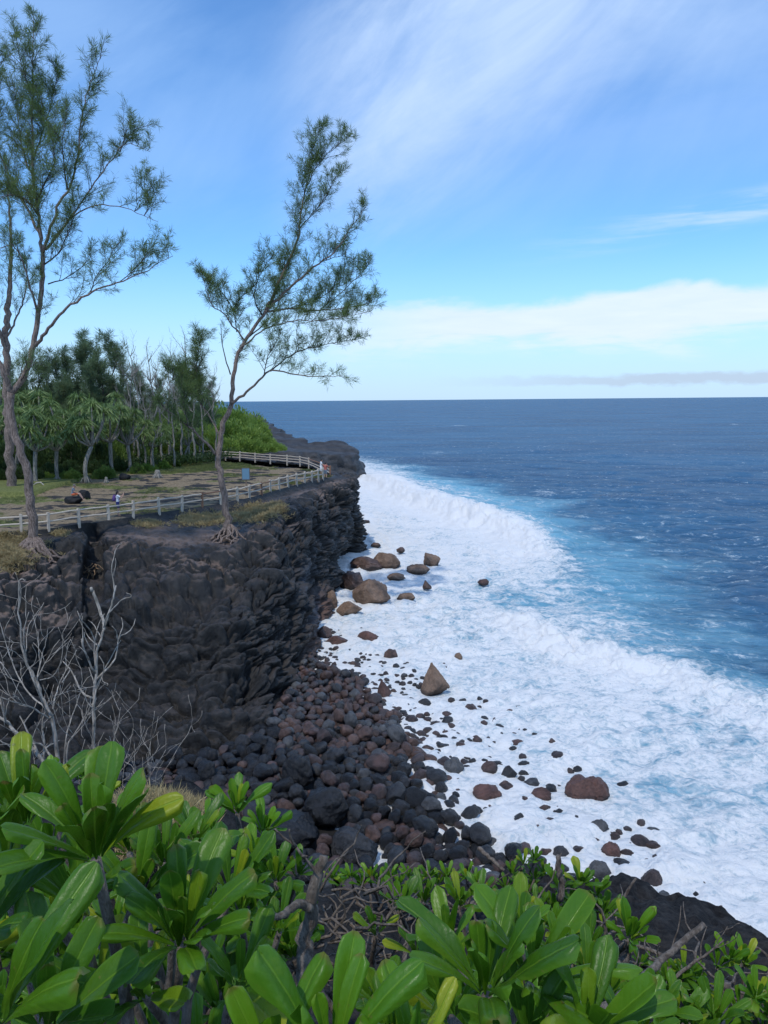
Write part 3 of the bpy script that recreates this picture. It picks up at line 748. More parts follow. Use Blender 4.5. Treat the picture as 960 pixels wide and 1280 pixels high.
t.surf(principled(t, col, 0.9, t.bump(t.m('ADD', n, t.m('MULTIPLY', n2, 0.5)), 1.0, 0.06), 0.2))
me = mesh_np('headland_ground', HV, grid_faces(nE, HV.shape[1], False), True, attrs={'rock': np.broadcast_to(near_e, HV.shape[:2]).ravel()})
prop(link('headland_ground', me, m), kind='structure')
HVf = HV[:, :NRW].reshape(-1, 3)
def hz(x, y):
    i = np.argmin((HVf[:, 0] - x)**2 + (HVf[:, 1] - y)**2); return float(HVf[i, 2])
HC = (HVf - [0, 0, CAM_Z]) @ NR
def on_headland(px, py, dist=None):                 # ground point under a direction at a distance ahead
    d_ = D(px, py, dist); return np.array([d_[0], d_[1], hz(d_[0], d_[1])])
# ------------------------------------------------------------------ boulders and rocks
def boulder_mesh(seed, sub=4, ang=0.0, facets=0):
    bm = bmesh.new(); bmesh.ops.create_icosphere(bm, subdivisions=sub, radius=1)
    v = np.array([x.co[:] for x in bm.verts]); f = np.array([[q.index for q in x.verts] for x in bm.faces]); bm.free()
    r = np.random.default_rng(seed)
    n = v.copy()
    k = 1 + 0.30 * fbm(n * 0.9 + seed * 3.1, 2, seed) + 0.13 * fbm(n * 2.2 + seed, 3, seed + 5) + 0.03 * fbm(n * 6 + seed, 3, seed + 9)
    v = n * k[:, None]
    for _ in range(facets):                                     # broken faces
        d_ = r.normal(size=3); d_ /= np.linalg.norm(d_); h = r.uniform(0.55, 0.85)
        s_ = v @ d_ - h; v = v - np.clip(s_, 0, None)[:, None] * d_ * 0.92
    v = v * np.array([1.0, r.uniform(0.72, 0.95), r.uniform(0.6, 0.85)])
    if facets: v = v + n * (0.09 * fbm(n * 3.5 + seed, 5, seed + 2, 0.6) - 0.05 * np.exp(-np.abs(fbm(n * 1.6 + seed, 2, seed + 8)) / 0.04))[:, None]
    return v, f
ROUND_HI = [boulder_mesh(s, 4, facets=(s % 3)) for s in range(10)]
ROUND = [boulder_mesh(s, 3, facets=(s % 3)) for s in range(10)]
SHARP = [boulder_mesh(50 + s, 5, facets=9) for s in range(8)]
ROUND_ME = [[None] * 5 for _ in range(10)]
def round_me(k, m):
    if ROUND_ME[k][m] is None:
        ROUND_ME[k][m] = mesh_np('boulder', *ROUND_HI[k]); ROUND_ME[k][m].materials.append(BOULD[m])
    return ROUND_ME[k][m]
# the packed beach
pile = []
r_ = np.random.default_rng(11)
cell = {}
def ok(x, y, z, rad, f=0.78):
    for i in range(int(x) - 2, int(x) + 3):
        for j in range(int(y) - 2, int(y) + 3):
            for (a, b, c, q) in cell.get((i, j), ()):
                if (a - x)**2 + (b - y)**2 + (c - z)**2 < ((q + rad) * f)**2: return False
    return True
def add(x, y, z, rad):
    cell.setdefault((int(x), int(y)), []).append((x, y, z, rad)); pile.append([x, y, z, rad])
cand = 90000
cx_ = r_.uniform(-17, 9.5, cand); cy_ = r_.uniform(18.5, 50, cand); cz_, cs_ = bed(cx_, cy_)
stage = np.linspace(0, 1, cand)
for i in range(cand):
    x, y, s_ = cx_[i], cy_[i], cs_[i]
    px, py = proj([x, y, cz_[i] + 0.3])
    if px < -60 or px > 1000 or py > 1190: continue
    if py < np.interp(px, [-60, 120, 220, 268, 312, 345, 385, 396], [955, 950, 948, 940, 920, 885, 820, 790]): continue
    big_ = 1.0 - 0.9 * stage[i]
    rad = (0.075 + 0.165 * big_ * (1.45 if stage[i] < 0.02 else 1.0) * r_.uniform(0.6, 1.1)) * (1.18 if y < 31 else 1.0) * (0.9 if y > 38 else 1)
    if s_ < 0.4:
        keepp = math.exp(-((0.4 - s_) / 2.6)**2) * 0.9 * (0.35 + 0.65 * (math.sin(x * 2.1) * math.sin(y * 1.3) > -0.2))
        if r_.random() > keepp * (0.33 if y < 36 else 0.14) or stage[i] > 0.75: continue
    for lv in (0, 1):
        z = (float(cz_[i]) + rad * 0.42 if s_ > 0.4 else 0.02 + rad * r_.uniform(-0.25, 0.5)) + lv * rad * 1.15
        if lv and (s_ < 1.0 or r_.random() > 0.8): continue
        if ok(x, y, z, rad): add(x, y, z, rad); break
# ------------- rocks one can point to: pixel centre, pixel size, colour, build, label
ROCKS = [
 (546, 856, 60, 42, 'tan', 'pyramid', 'tall pointed brown rock standing alone in the foam like a leaning pyramid', 'rock'),
 (738, 994, 60, 34, 'red', 'round', 'largest red-brown boulder in the surf, with a cleft across its top', 'boulder'),
 (766, 1067, 26, 22, 'red', 'round', 'smooth round red-brown boulder touching a smaller one just above the dark headland', 'boulder'),
 (785, 1070, 18, 12, 'brown', 'round', 'low brown boulder leaning on the right of a round red-brown one', 'boulder'),
 (463, 743, 50, 40, 'tan', 'sharp', 'biggest blocky tan rock at the corner of the cliff foot', 'rock'),
 (437, 763, 34, 20, 'tan', 'sharp', 'flat-topped reddish tan block lying in foam in front of the cliff corner', 'rock'),
 (412, 752, 20, 30, 'tan', 'sharp', 'upright tan rock leaning against the base of the cliff column', 'rock'),
 (483, 701, 38, 22, 'tan', 'sharp', 'brown peaked rock on a low grey shelf beyond the cliff corner', 'rock'),
 (460, 707, 46, 13, 'brown', 'sharp', 'long low dark shelf of rock between the cliff and a peaked brown rock', 'rock'),
 (440, 727, 34, 26, 'brown', 'sharp', 'dark brown rock wedged between the cliff wall and the biggest tan block', 'rock'),
 (538, 701, 26, 18, 'tan', 'sharp', 'brown rock farthest right of the pair that the foam pours over', 'rock'),
 (523, 712, 30, 14, 'tan', 'round', 'low pale brown rock with foam streaming down it, left of its darker twin', 'rock'),
 (495, 722, 24, 11, 'tan', 'sharp', 'small wedge of tan rock between the shelf and the biggest tan block', 'rock'),
 (534, 733, 19, 12, 'brown', 'pyramid', 'small pointed grey-brown rock in the foam below the streaming pair', 'rock'),
 (507, 747, 24, 12, 'tan', 'sharp', 'flat tan rock just right of the biggest tan block', 'rock'),
 (605, 728, 15, 8, 'red', 'round', 'little red-brown rock farthest out in the white water', 'rock'),
 (462, 798, 32, 15, 'red', 'sharp', 'long flat red-brown rock in the foam above the beach tip', 'rock'),
 (489, 819, 19, 15, 'brown', 'sharp', 'small blunt brown rock midway between the beach tip and the pointed rock', 'rock'),
 (573, 822, 11, 12, 'tan', 'round', 'small stubby brown rock up and right of the pointed rock', 'rock'),
 (481, 867, 36, 24, 'red', 'pyramid', 'brown wedge-shaped rock on the upper edge of the boulder beach', 'rock'),
 (405, 792, 20, 20, 'brown', 'sharp', 'dark angular rock at the very tip of the beach below the cliff column', 'rock'),
 (422, 803, 30, 12, 'red', 'sharp', 'reddish slab beside the dark angular rock at the beach tip', 'rock'),
 (501, 688, 11, 8, 'brown', 'round', 'tiny dark rock alone in foam beyond the peaked brown rock', 'rock'),
 (470, 681, 13, 6, 'brown', 'sharp', 'thin dark sliver of rock off the cliff end', 'rock'),
 (455, 667, 12, 6, 'brown', 'sharp', 'low dark rock touching the foot of the cliff end, farthest away', 'rock'),
 (458, 652, 10, 4, 'brown', 'sharp', 'faint dark rock in spray at the far foot of the cliff end', 'rock'),
 (609, 997, 40, 24, 'red', 'round', 'large pitted red-brown boulder at the foam edge of the beach', 'boulder'),
 (678, 997, 27, 19, 'red', 'round', 'smooth red-brown boulder left of the largest one in the surf', 'boulder'),
 (648, 932, 22, 10, 'red', 'sharp', 'slim orange-brown rock slanting in the foam off the middle of the beach', 'rock'),
 (638, 970, 22, 22, 'charcoal', 'sharp', 'dark blunt upright boulder beside a low one near the foam edge', 'boulder'),
 (655, 969, 15, 10, 'charcoal', 'round', 'low dark boulder hugging the right of a blunt upright one', 'boulder'),
 (567, 963, 29, 26, 'grey', 'round', 'big round slate-grey boulder at the bend of the foam edge', 'boulder'),
 (612, 962, 22, 17, 'plum', 'round', 'dark plum boulder ringed by foam right of the big slate-grey one', 'boulder'),
 (656, 957, 17, 7, 'charcoal', 'round', 'flat dark pebble-like rock just beyond the blunt upright boulder', 'rock'),
 (718, 1028, 21, 12, 'charcoal', 'round', 'dark oval boulder in foam below the largest red-brown one', 'boulder'),
 (750, 1038, 26, 19, 'grey', 'round', 'dark boulder veined with running foam below the largest red-brown one', 'boulder'),
 (690, 1035, 30, 14, 'plum', 'round', 'long dark plum boulder in the row that runs out from the headland', 'boulder'),
 (668, 1043, 24, 16, 'plum', 'round', 'rounded plum boulder left of the long one in the row', 'boulder'),
 (647, 1030, 26, 22, 'charcoal', 'round', 'dark egg-shaped boulder where the beach meets the foam near the headland', 'boulder'),
 (704, 1055, 28, 13, 'charcoal', 'round', 'low dark boulder washed by foam nearest the headland shrubs', 'boulder'),
 (702, 1070, 22, 18, 'charcoal', 'round', 'black round boulder half hidden by the headland shrubs', 'boulder'),
 (728, 1060, 24, 8, 'charcoal', 'round', 'thin dark rock awash between the row and the round red-brown boulder', 'rock'),
 (742, 1055, 20, 11, 'red', 'sharp', 'small reddish rock just left of the round red-brown boulder', 'rock'),
 (817, 1106, 32, 26, 'plum', 'sharp', 'dark purplish boulder close behind the black lava edge', 'boulder'),
 (832, 1127, 24, 16, 'grey', 'round', 'greyish boulder tucked under the dark purplish one at the lava edge', 'boulder'),
 (932, 1173, 27, 24, 'red', 'round', 'round red-brown boulder at the far right by the lava edge', 'boulder'),
 (897, 1157, 20, 14, 'grey', 'round', 'small grey wet rock left of the round red-brown one at far right', 'rock'),
 (752, 1090, 30, 22, 'grey', 'sharp', 'grey foam-streaked rock just above the black lava edge', 'rock'),
 (657, 1000, 12, 6, 'charcoal', 'round', 'tiny dark rock between two red-brown boulders in the foam', 'rock'),
 (595, 1012, 14, 9, 'charcoal', 'round', 'small dark rock just under the large pitted red-brown boulder', 'rock'),
 (686, 978, 14, 6, 'plum', 'round', 'small flat plum rock behind the smooth red-brown boulder', 'rock'),
 (560, 895, 16, 9, 'plum', 'round', 'small plum rock in foam below the pointed rock', 'rock'),
 (531, 880, 18, 12, 'charcoal', 'round', 'small charcoal rock between the pointed rock and the beach', 'rock'),
 (598, 938, 12, 7, 'charcoal', 'round', 'small charcoal rock alone left of the slim orange-brown one', 'rock'),
 (404, 1010, 66, 50, 'black', 'sharp', 'largest black boulder low on the beach, behind the shrubs', 'boulder'),
 (352, 1043, 100, 40, 'black', 'sharp', 'broad bluish black ledge of lava at the near end of the beach', 'rock'),
 (445, 1062, 70, 40, 'charcoal', 'sharp', 'dark wet boulder under the largest black one, nearest the shrub tops', 'boulder'),
 (372, 965, 46, 44, 'black', 'sharp', 'black angular boulder above the largest black one', 'boulder'),
]
def rock(px, py, wpx, hpx, colr, kind, label, cat, zc=0.0, seed=0):
    p = P(px, py + hpx * 0.40, 0.03)
    if px < 470 and py > 890: bz_, _ = bed(p[0], p[1]); p = P(px, py + hpx * 0.45, float(bz_) + 0.1)
    dist = np.linalg.norm(p - [0, 0, CAM_Z]); sx_ = wpx / 960 * dist * 0.5 * (p[1] / dist) * 1.05; sz_ = hpx / 960 * dist * 0.56
    if kind == 'pyramid':
        v, f = boulder_mesh(200 + seed, 5, facets=5)
        v = v / np.abs(v).max(0); hh = (v[:, 2] + 1) / 2
        xy = v[:, :2]; v[:, :2] = xy / (np.abs(xy).sum(1)[:, None] + 0.25) * 1.1 * np.minimum(1, np.linalg.norm(xy, axis=1) * 1.6)[:, None]
        sc = 1.02 - 0.96 * np.clip(hh, 0, 1)
        n_ = 0.05 * fbm(v * 3 + seed, 4, seed)
        v[:, 0] = v[:, 0] * sc - 0.34 * hh + 0.12 + n_; v[:, 1] = v[:, 1] * sc + n_; v[:, 2] += n_
    elif kind == 'sharp': v, f = SHARP[seed % 8]; v = v / np.abs(v).max(0)
    else: v, f = boulder_mesh(300 + seed, 5, facets=2); v = v / np.abs(v).max(0)
    v = v.copy()
    if 'cleft' in label: v[:, 2] -= 0.28 * np.exp(-((v[:, 0] - 0.15 + 0.3 * v[:, 1]) / 0.13)**2) * (v[:, 2] > 0)
    q = v * np.array([sx_, sx_ * 0.8, max(sz_, sx_ * 0.4)])
    me = mesh_np('rock', q, f)
    m_ = {'tan': TAN, 'red': REDR, 'brown': BOULD[1], 'charcoal': BOULD[0], 'plum': BOULD[2], 'grey': BOULD[3], 'black': MAT['boulder_black']}[colr]
    me.materials.append(m_)
    o = bpy.data.objects.new(cat, me); COL.objects.link(o)
    o.location = (p[0], p[1] + sx_ * 0.5, p[2] + max(sz_, sx_ * 0.4) * (0.55 if kind != 'pyramid' else 0.8))
    prop(o, label, cat)
    return o, sx_
named = []
for k, rk in enumerate(ROCKS):
    o, s_ = rock(*rk, seed=k); named.append((o.location.x, o.location.y, s_))
pile = [b for b in pile if all((b[0] - n[0])**2 + (b[1] - n[1])**2 > (n[2] * 0.95 + b[3] * 0.5)**2 for n in named)]
vis = []
for i, b in enumerate(pile):
    px, py = proj(b[:3]); top = np.interp(px, [-100, 60, 130, 250, 345, 400, 640, 760, 960], [930, 925, 960, 965, 1010, 1075, 1085, 1100, 1200])
    sc = (b[3] / b[1]) if (-5 < px < 965 and py < top) else 0
    vis.append(sc)
order = np.argsort(vis)[::-1]
MAXB = 300 - sum(1 for r0 in ROCKS if r0[7] == 'boulder')
sv, sf, sm, svn = [], [], [], 0
ZL = {'foot': 'rounded dark boulder in the packed pile at the foot of the shaded cliff',
      'mid': 'rounded boulder packed among others on the middle of the cove beach',
      'near': 'larger wet dark boulder packed at the near end of the cove beach',
      'edge': 'rounded boulder of the loose scatter where the beach meets the foam'}
ZG = {'foot': 'boulders piled at the cliff foot', 'mid': 'boulders packed on the middle of the beach', 'near': 'large wet boulders at the near end of the beach', 'edge': 'boulders along the foam edge of the beach'}
for rank, i in enumerate(order):
    x, y, z, rad = pile[i]
    _, s_ = bed(x, y); s_ = float(s_)
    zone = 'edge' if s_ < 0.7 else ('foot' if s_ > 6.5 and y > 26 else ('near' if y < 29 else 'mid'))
    wts = {'foot': [.74, .04, .07, .15], 'mid': [.24, .33, .33, .10], 'near': [.50, .18, .22, .10], 'edge': [.28, .28, .36, .08]}[zone]  # foot pile weighted to darker stone: the cliff-foot shade put into its colour
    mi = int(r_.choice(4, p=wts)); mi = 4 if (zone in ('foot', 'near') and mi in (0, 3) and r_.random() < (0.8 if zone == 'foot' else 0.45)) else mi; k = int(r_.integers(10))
    eul = Euler((r_.normal(0, 0.5), r_.normal(0, 0.5), r_.uniform(0, 6.28)))
    scl = np.array([1.0, 1.0, 1.0]) * rad * 1.16
    if rank < MAXB:
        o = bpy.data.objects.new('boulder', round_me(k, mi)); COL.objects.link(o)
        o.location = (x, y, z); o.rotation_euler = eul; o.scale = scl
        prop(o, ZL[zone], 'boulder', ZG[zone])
    else:
        v, f = ROUND[k]
        M = np.array(eul.to_matrix()) * rad * 1.16
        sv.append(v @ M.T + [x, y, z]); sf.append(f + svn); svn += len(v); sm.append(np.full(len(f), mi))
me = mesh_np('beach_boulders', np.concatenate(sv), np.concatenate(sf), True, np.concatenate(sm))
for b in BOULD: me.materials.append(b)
prop(link('beach_boulders', me), 'mass of smaller rounded dark and brown boulders filling the cove beach', 'boulders', kind='stuff')
print('PILE', len(pile))

# ------------------------------------------------------------------ fences
def fence(name, pts, hgt, nrail, label, postw=0.15, rusty=()):
    b0 = pts[0]; root = thing(name, label, 'fence', b0)
    ln = 0
    for i, p in enumerate(pts):
        d_ = Vector(pts[min(i + 1, len(pts) - 1)] - pts[max(i - 1, 0)]); d_.z = 0; a = math.atan2(d_.y, d_.x)
        rot = (Matrix.Rotation(a, 3, 'Z') @ Matrix.Rotation(random.gauss(0, 0.03), 3, 'X') @ Matrix.Rotation(random.gauss(0, 0.025), 3, 'Y'))
        mb = MB(); hh = hgt + random.uniform(-0.03, 0.05)
        mb.box(Vector(p - b0) + Vector((0, 0, hh / 2 - 0.12)), (postw, postw, hh + 0.24), rot, 0.018)
        mb.build('post', MAT['fence_rust'] if i in rusty else MAT['fence_wood'], root, smooth=False)
    for i in range(len(pts) - 1):
        A = Vector(pts[i] - b0); B = Vector(pts[i + 1] - b0)
        for k in range(nrail):
            z = hgt * (0.86 - k * (0.42 if nrail == 2 else 0.29)); j = random.gauss(0, 0.02)
            mb = MB(); M_ = (A + B) / 2
            dirv = (B - A).normalized(); side = Vector((-dirv.y, dirv.x, 0)) * -0.02
            n_ = 4
            mb.ring_tube([A.lerp(B, q / n_) + Vector((0, 0, z + random.gauss(0, 0.012) + j)) + side for q in range(n_ + 1)], 0.052, 6)
            mb.build('rail', MAT['fence_rust'] if (i in rusty and k == 0) else MAT['fence_wood'], root, smooth=False)
    return root
near_pts = [np.array([p[0], p[1], gz(p[0], p[1]) * 0 + PZ - 0.02]) for p in fence_near[2:]]
fence('fence', near_pts, 1.05, 2, 'pale weathered two-rail fence along the near edge of the cliff top', rusty=(8, 12))
tp = [near_pts[-1], np.array([-5.35, 76.4, PZ]), np.array([-5.9, 79.0, PZ]), np.array([-6.6, 80.8, PZ])]
tp = tp[1:] + [p for p in fence_back[1:]]
fence('fence', tp, 1.05, 3, 'three-rail fence curving round the cliff point and back along the far side', rusty=(0, 1, 2))

# ------------------------------------------------------------------ sign
def ground_pt(px, py):
    p = P(px, py, PZ); p[2] = gz(p[0], p[1]); return p
sp_ = ground_pt(308, 611)
sg = thing('information_sign', 'blue-grey information panel on a rusty post behind the fence near the slim casuarina', 'sign', sp_)
mb = MB(); mb.box((0, 0, 0.5), (0.1, 0.08, 1.1), None, 0.01); mb.build('post', MAT['sign_frame'], sg, smooth=False)
mb = MB(); mb.box((0, -0.06, 1.35), (0.66, 0.04, 0.98), None, 0.02); mb.build('panel', MAT['sign_blue'], sg, smooth=False)
mb = MB()
for sx_ in (-0.345, 0.345): mb.box((sx_, -0.06, 1.35), (0.03, 0.06, 1.04), None, 0.005)
for sz_ in (0.845, 1.855): mb.box((0, -0.06, sz_), (0.72, 0.06, 0.03), None, 0.005)
mb.build('frame', MAT['sign_frame'], sg, smooth=False)

# ------------------------------------------------------------------ people
def fuse(mb, name, vox):
    me = mb.mesh(name); o = bpy.data.objects.new('t', me); COL.objects.link(o)
    md = o.modifiers.new('r', 'REMESH'); md.mode = 'VOXEL'; md.voxel_size = vox; md.use_smooth_shade = True
    sm_ = o.modifiers.new('s', 'SMOOTH'); sm_.factor = 0.5; sm_.iterations = 3
    dg = bpy.context.evaluated_depsgraph_get()
    out = bpy.data.meshes.new_from_object(o.evaluated_get(dg)); bpy.data.objects.remove(o)
    out.name = name; out.materials.clear()
    return out
def tube2(mb, a, b, ra, rb, n=3):
    a, b = Vector(a), Vector(b); mb.ring_tube([a.lerp(b, i / n) for i in range(n + 1)], [ra + (rb - ra) * i / n for i in range(n + 1)], 10)
    mb.ell(a, (ra,) * 3, sub=1); mb.ell(b, (rb,) * 3, sub=1)
def person(label, loc, rz, J, shirt, shorts, hair, long_hair=False, sleeve=0.55, shorts_len=0.75, holds=None):
    """J: joints in body space, +Y is where the figure faces"""
    root = thing('person', label, 'person', loc, rz)
    b = MB(); V_ = Vector
    hip, chest, neck, head = V_(J['hip']), V_(J['chest']), V_(J['neck']), V_(J['head'])
    hd = (head - neck).normalized(); fw = V_(J.get('face', (0, 1, 0))).normalized(); rt = fw.cross(V_((0, 0, 1))).normalized()
    b.ell(hip, (0.155, 0.11, 0.12)); b.ell((hip + chest) / 2, (0.13, 0.095, 0.16)); b.ell(chest, (0.165, 0.105, 0.15))
    tube2(b, chest + (neck - chest) * 0.5, head, 0.065, 0.052)
    Rh = Matrix((rt, fw, rt.cross(fw))).transposed()
    b.ell(head, (0.074, 0.094, 0.112), Rh); b.ell(head + fw * 0.03 - V_((0, 0, 0.07)), (0.05, 0.055, 0.045), Rh)
    b.ell(head + fw * 0.095 - V_((0, 0, 0.012)), (0.014, 0.02, 0.026), Rh, 1)
    for s in (-1, 1):
        b.ell(head + rt * 0.075 * s - V_((0, 0, 0.01)), (0.012, 0.02, 0.032), Rh, 1)
        k = 'L' if s < 0 else 'R'
        sh, el, wr = V_(J['sh' + k]), V_(J['el' + k]), V_(J['wr' + k])
        tube2(b, sh, el, 0.052, 0.040); tube2(b, el, wr, 0.040, 0.026); tube2(b, chest + V_((0, 0, 0.08)), sh, 0.07, 0.056)
        hdir = V_(J.get('hd' + k, (wr - el))).normalized(); hs = hdir.orthogonal().normalized() if abs(hdir.z) < 0.9 else V_((1, 0, 0))
        hs = V_((s, 0, 0)) - hdir * hdir.x * s; hs = hs.normalized() if hs.length > 0.1 else V_((0, 1, 0)); hn = hdir.cross(hs).normalized()
        b.ell(wr + hdir * 0.045, (0.02, 0.02, 0.02), None, 1)
        Rp = Matrix((hs, hdir, hn)).transposed(); b.ell(wr + hdir * 0.05, (0.04, 0.05, 0.019), Rp, 1)
        for q, L_ in enumerate((0.068, 0.078, 0.074, 0.058)):
            a0 = wr + hdir * 0.085 + hs * (q - 1.5) * 0.021
            a1 = a0 + hdir * L_ * 0.5 - hn * 0.008; a2 = a1 + hdir * L_ * 0.42 - hn * 0.026
            b.ring_tube([a0 - hdir * 0.02, a1, a2], [0.010, 0.009, 0.008], 6)
        b.ring_tube([wr + hdir * 0.02 - hs * 0.02, wr + hdir * 0.055 - hs * 0.055, wr + hdir * 0.09 - hs * 0.058], [0.013, 0.011, 0.009], 6)
        hj, kn, an = V_(J['hj' + k]), V_(J['kn' + k]), V_(J['an' + k])
        tube2(b, hj, kn, 0.088, 0.056); tube2(b, kn, an, 0.056, 0.036); b.ell(kn.lerp(an, 0.3) , (0.055, 0.055, 0.09), None, 1)
        ft = V_(J.get('ft' + k, (0, 1, 0))).normalized(); fr_ = ft.cross(V_((0, 0, 1))).normalized()
        b.ell(an + ft * 0.07 - V_((0, 0, 0.045)), (0.043, 0.125, 0.033), Matrix((fr_, ft, fr_.cross(ft))).transposed(), 1)
    me = fuse(b, 'body', 0.011); link('body', me, MAT['skin'], root)
    c = MB()
    c.ell((hip + chest) / 2 + V_((0, 0, 0.01)), (0.155, 0.118, 0.19)); c.ell(chest, (0.185, 0.125, 0.165)); c.ell(hip + V_((0, 0, 0.05)), (0.165, 0.125, 0.11))
    for k in 'LR':
        sh, el = V_(J['sh' + k]), V_(J['el' + k]); tube2(c, chest + V_((0, 0, 0.08)), sh, 0.085, 0.074); tube2(c, sh, sh.lerp(el, sleeve), 0.070, 0.062)
    link('shirt', fuse(c, 'shirt', 0.018), shirt, root)
    c = MB(); c.ell(hip, (0.175, 0.13, 0.125))
    for k in 'LR':
        hj, kn = V_(J['hj' + k]), V_(J['kn' + k]); tube2(c, hj, hj.lerp(kn, shorts_len), 0.108, 0.085)
    link('shorts', fuse(c, 'shorts', 0.018), shorts, root)
    c = MB(); c.ell(head - fw * 0.016 + V_((0, 0, 0.022)), (0.088, 0.099, 0.108), Rh)
    if long_hair: tube2(c, head - fw * 0.05, head - fw * 0.1 - V_((0, 0, 0.28)), 0.07, 0.04)
    link('hair', fuse(c, 'hair', 0.014), hair, root)
    # eyes and mouth
    c = MB()
    for s in (-1, 1): c.ell(head + fw * 0.088 + rt * 0.03 * s + V_((0, 0, 0.012)), (0.011, 0.008, 0.007), Rh, 1)
    c.ell(head + fw * 0.087 - V_((0, 0, 0.05)), (0.022, 0.008, 0.006), Rh, 1)
    c.build('face_marks', MAT['hair'], root)
    return root
# woman taking a picture
pw = ground_pt(148, 645)
J = dict(hip=(0, 0, 0.93), chest=(0, 0.0, 1.24), neck=(0, 0.0, 1.42), head=(0, 0.03, 1.55), shL=(-0.17, 0, 1.36), shR=(0.17, 0, 1.36),
         elL=(-0.24, 0.22, 1.22), elR=(0.24, 0.22, 1.22), wrL=(-0.08, 0.40, 1.42), wrR=(0.08, 0.40, 1.42), hdL=(0.2, 0.3, 0.9), hdR=(-0.2, 0.3, 0.9),
         hjL=(-0.09, 0, 0.88), hjR=(0.09, 0, 0.88), knL=(-0.10, 0.03, 0.49), knR=(0.11, 0.02, 0.49), anL=(-0.12, -0.02, 0.085), anR=(0.13, 0.0, 0.085))
pw_o = person('woman in a white top and navy shorts raising a phone behind the fence', pw, R(-62), J, MAT['cloth_white'], MAT['cloth_navy'], MAT['hair'], True)
M_ = Matrix.Translation(Vector(pw)) @ Matrix.Rotation(R(-62), 4, 'Z')
ph = MB(); ph.box((0, 0, 0), (0.155, 0.012, 0.075), None, 0.004)
po = ph.build('phone', MAT['phone']); po.matrix_world = M_ @ Matrix.Translation((0, 0.47, 1.52)); prop(po, 'dark phone held up in both hands by the woman in the white top', 'phone')
bag = MB(); bag.ell((0, 0, 0), (0.17, 0.11, 0.24)); bag.ell((0, -0.09, -0.06), (0.12, 0.05, 0.13))
bo = thing('backpack', 'purple backpack worn by the woman in the white top', 'backpack', (M_ @ Vector((0, -0.20, 1.0))), R(-62))
link('bag', fuse(bag, 'bag', 0.02), MAT['cloth_purple'], bo).location = (0, 0, 0.2)
for s in (-1, 1):
    st = MB(); st.ring_tube([Vector((0.1 * s, 0.02, 0.38)), Vector((0.11 * s, 0.20, 0.42)), Vector((0.12 * s, 0.335, 0.32)), Vector((0.12 * s, 0.33, 0.12)), Vector((0.13 * s, 0.18, 0.02))], 0.014, 6)
    st.build('strap', MAT['cloth_purple'], bo)
# black rock and the man sitting on it
pr = ground_pt(92, 630)
v, f = boulder_mesh(77, 4, facets=3); v = v / np.abs(v).max(0) * np.array([0.78, 0.5, 0.42])
o = link('rock', mesh_np('rock', v, f), MAT['lava_black']); o.location = (pr[0] - 0.1, pr[1] + 0.3, pr[2] + 0.22); prop(o, 'black lava block the man in orange shorts sits on', 'rock')
pr2 = ground_pt(104, 625); v, f = boulder_mesh(78, 4, facets=3); v = v / np.abs(v).max(0) * np.array([0.52, 0.45, 0.48])
o = link('rock', mesh_np('rock', v, f), MAT['lava_black']); o.location = (pr2[0], pr2[1] + 0.3, pr2[2] + 0.28); prop(o, 'rounded black lava block just right of the seated man', 'rock')
J = dict(hip=(0, 0.0, 0.10), chest=(0, 0.05, 0.42), neck=(0, 0.10, 0.60), head=(0, 0.15, 0.73), face=(0.1, 1, -0.25), shL=(-0.19, 0.05, 0.54), shR=(0.19, 0.05, 0.54),
         elL=(-0.26, -0.05, 0.28), elR=(0.24, 0.16, 0.29), wrL=(-0.24, 0.05, 0.06), wrR=(0.14, 0.36, 0.20), hdR=(-0.2, 0.8, -0.1), hdL=(0, 0.6, -0.5),
         hjL=(-0.10, 0.04, 0.08), hjR=(0.10, 0.04, 0.08), knL=(-0.13, 0.46, 0.12), knR=(0.14, 0.46, 0.14), anL=(-0.10, 0.70, -0.28), anR=(0.16, 0.72, -0.26))
pm = np.array([pr[0] - 0.1, pr[1] + 0.22, pr[2] + 0.62])
person('man in a grey shirt and orange shorts sitting on a black rock behind the fence', pm, R(-78), J, MAT['cloth_grey'], MAT['cloth_orange'], MAT['hair_grey'])
# two at the point
J = dict(hip=(0, 0, 0.95), chest=(0, 0.02, 1.27), neck=(0, 0.04, 1.46), head=(0, 0.07, 1.6), shL=(-0.19, 0, 1.40), shR=(0.19, 0, 1.40),
         elL=(-0.25, 0.12, 1.15), elR=(0.25, 0.12, 1.15), wrL=(-0.18, 0.36, 1.08), wrR=(0.18, 0.36, 1.08),
         hjL=(-0.1, 0, 0.9), hjR=(0.1, 0, 0.9), knL=(-0.12, 0.04, 0.5), knR=(0.12, 0.0, 0.5), anL=(-0.13, -0.02, 0.085), anR=(0.14, -0.05, 0.085))
person('person in white standing inside the fence at the cliff point', np.array([-6.25, 76.6, PZ]), R(-80), J, MAT['cloth_white'], MAT['cloth_white'], MAT['hair'], shorts_len=0.9)
J2 = dict(J); 
person('person in a faded red top standing lower at the very tip of the fence', np.array([-5.75, 75.6, PZ - 0.25]), R(-30), J2, MAT['cloth_red'], MAT['cloth_grey'], MAT['hair'])
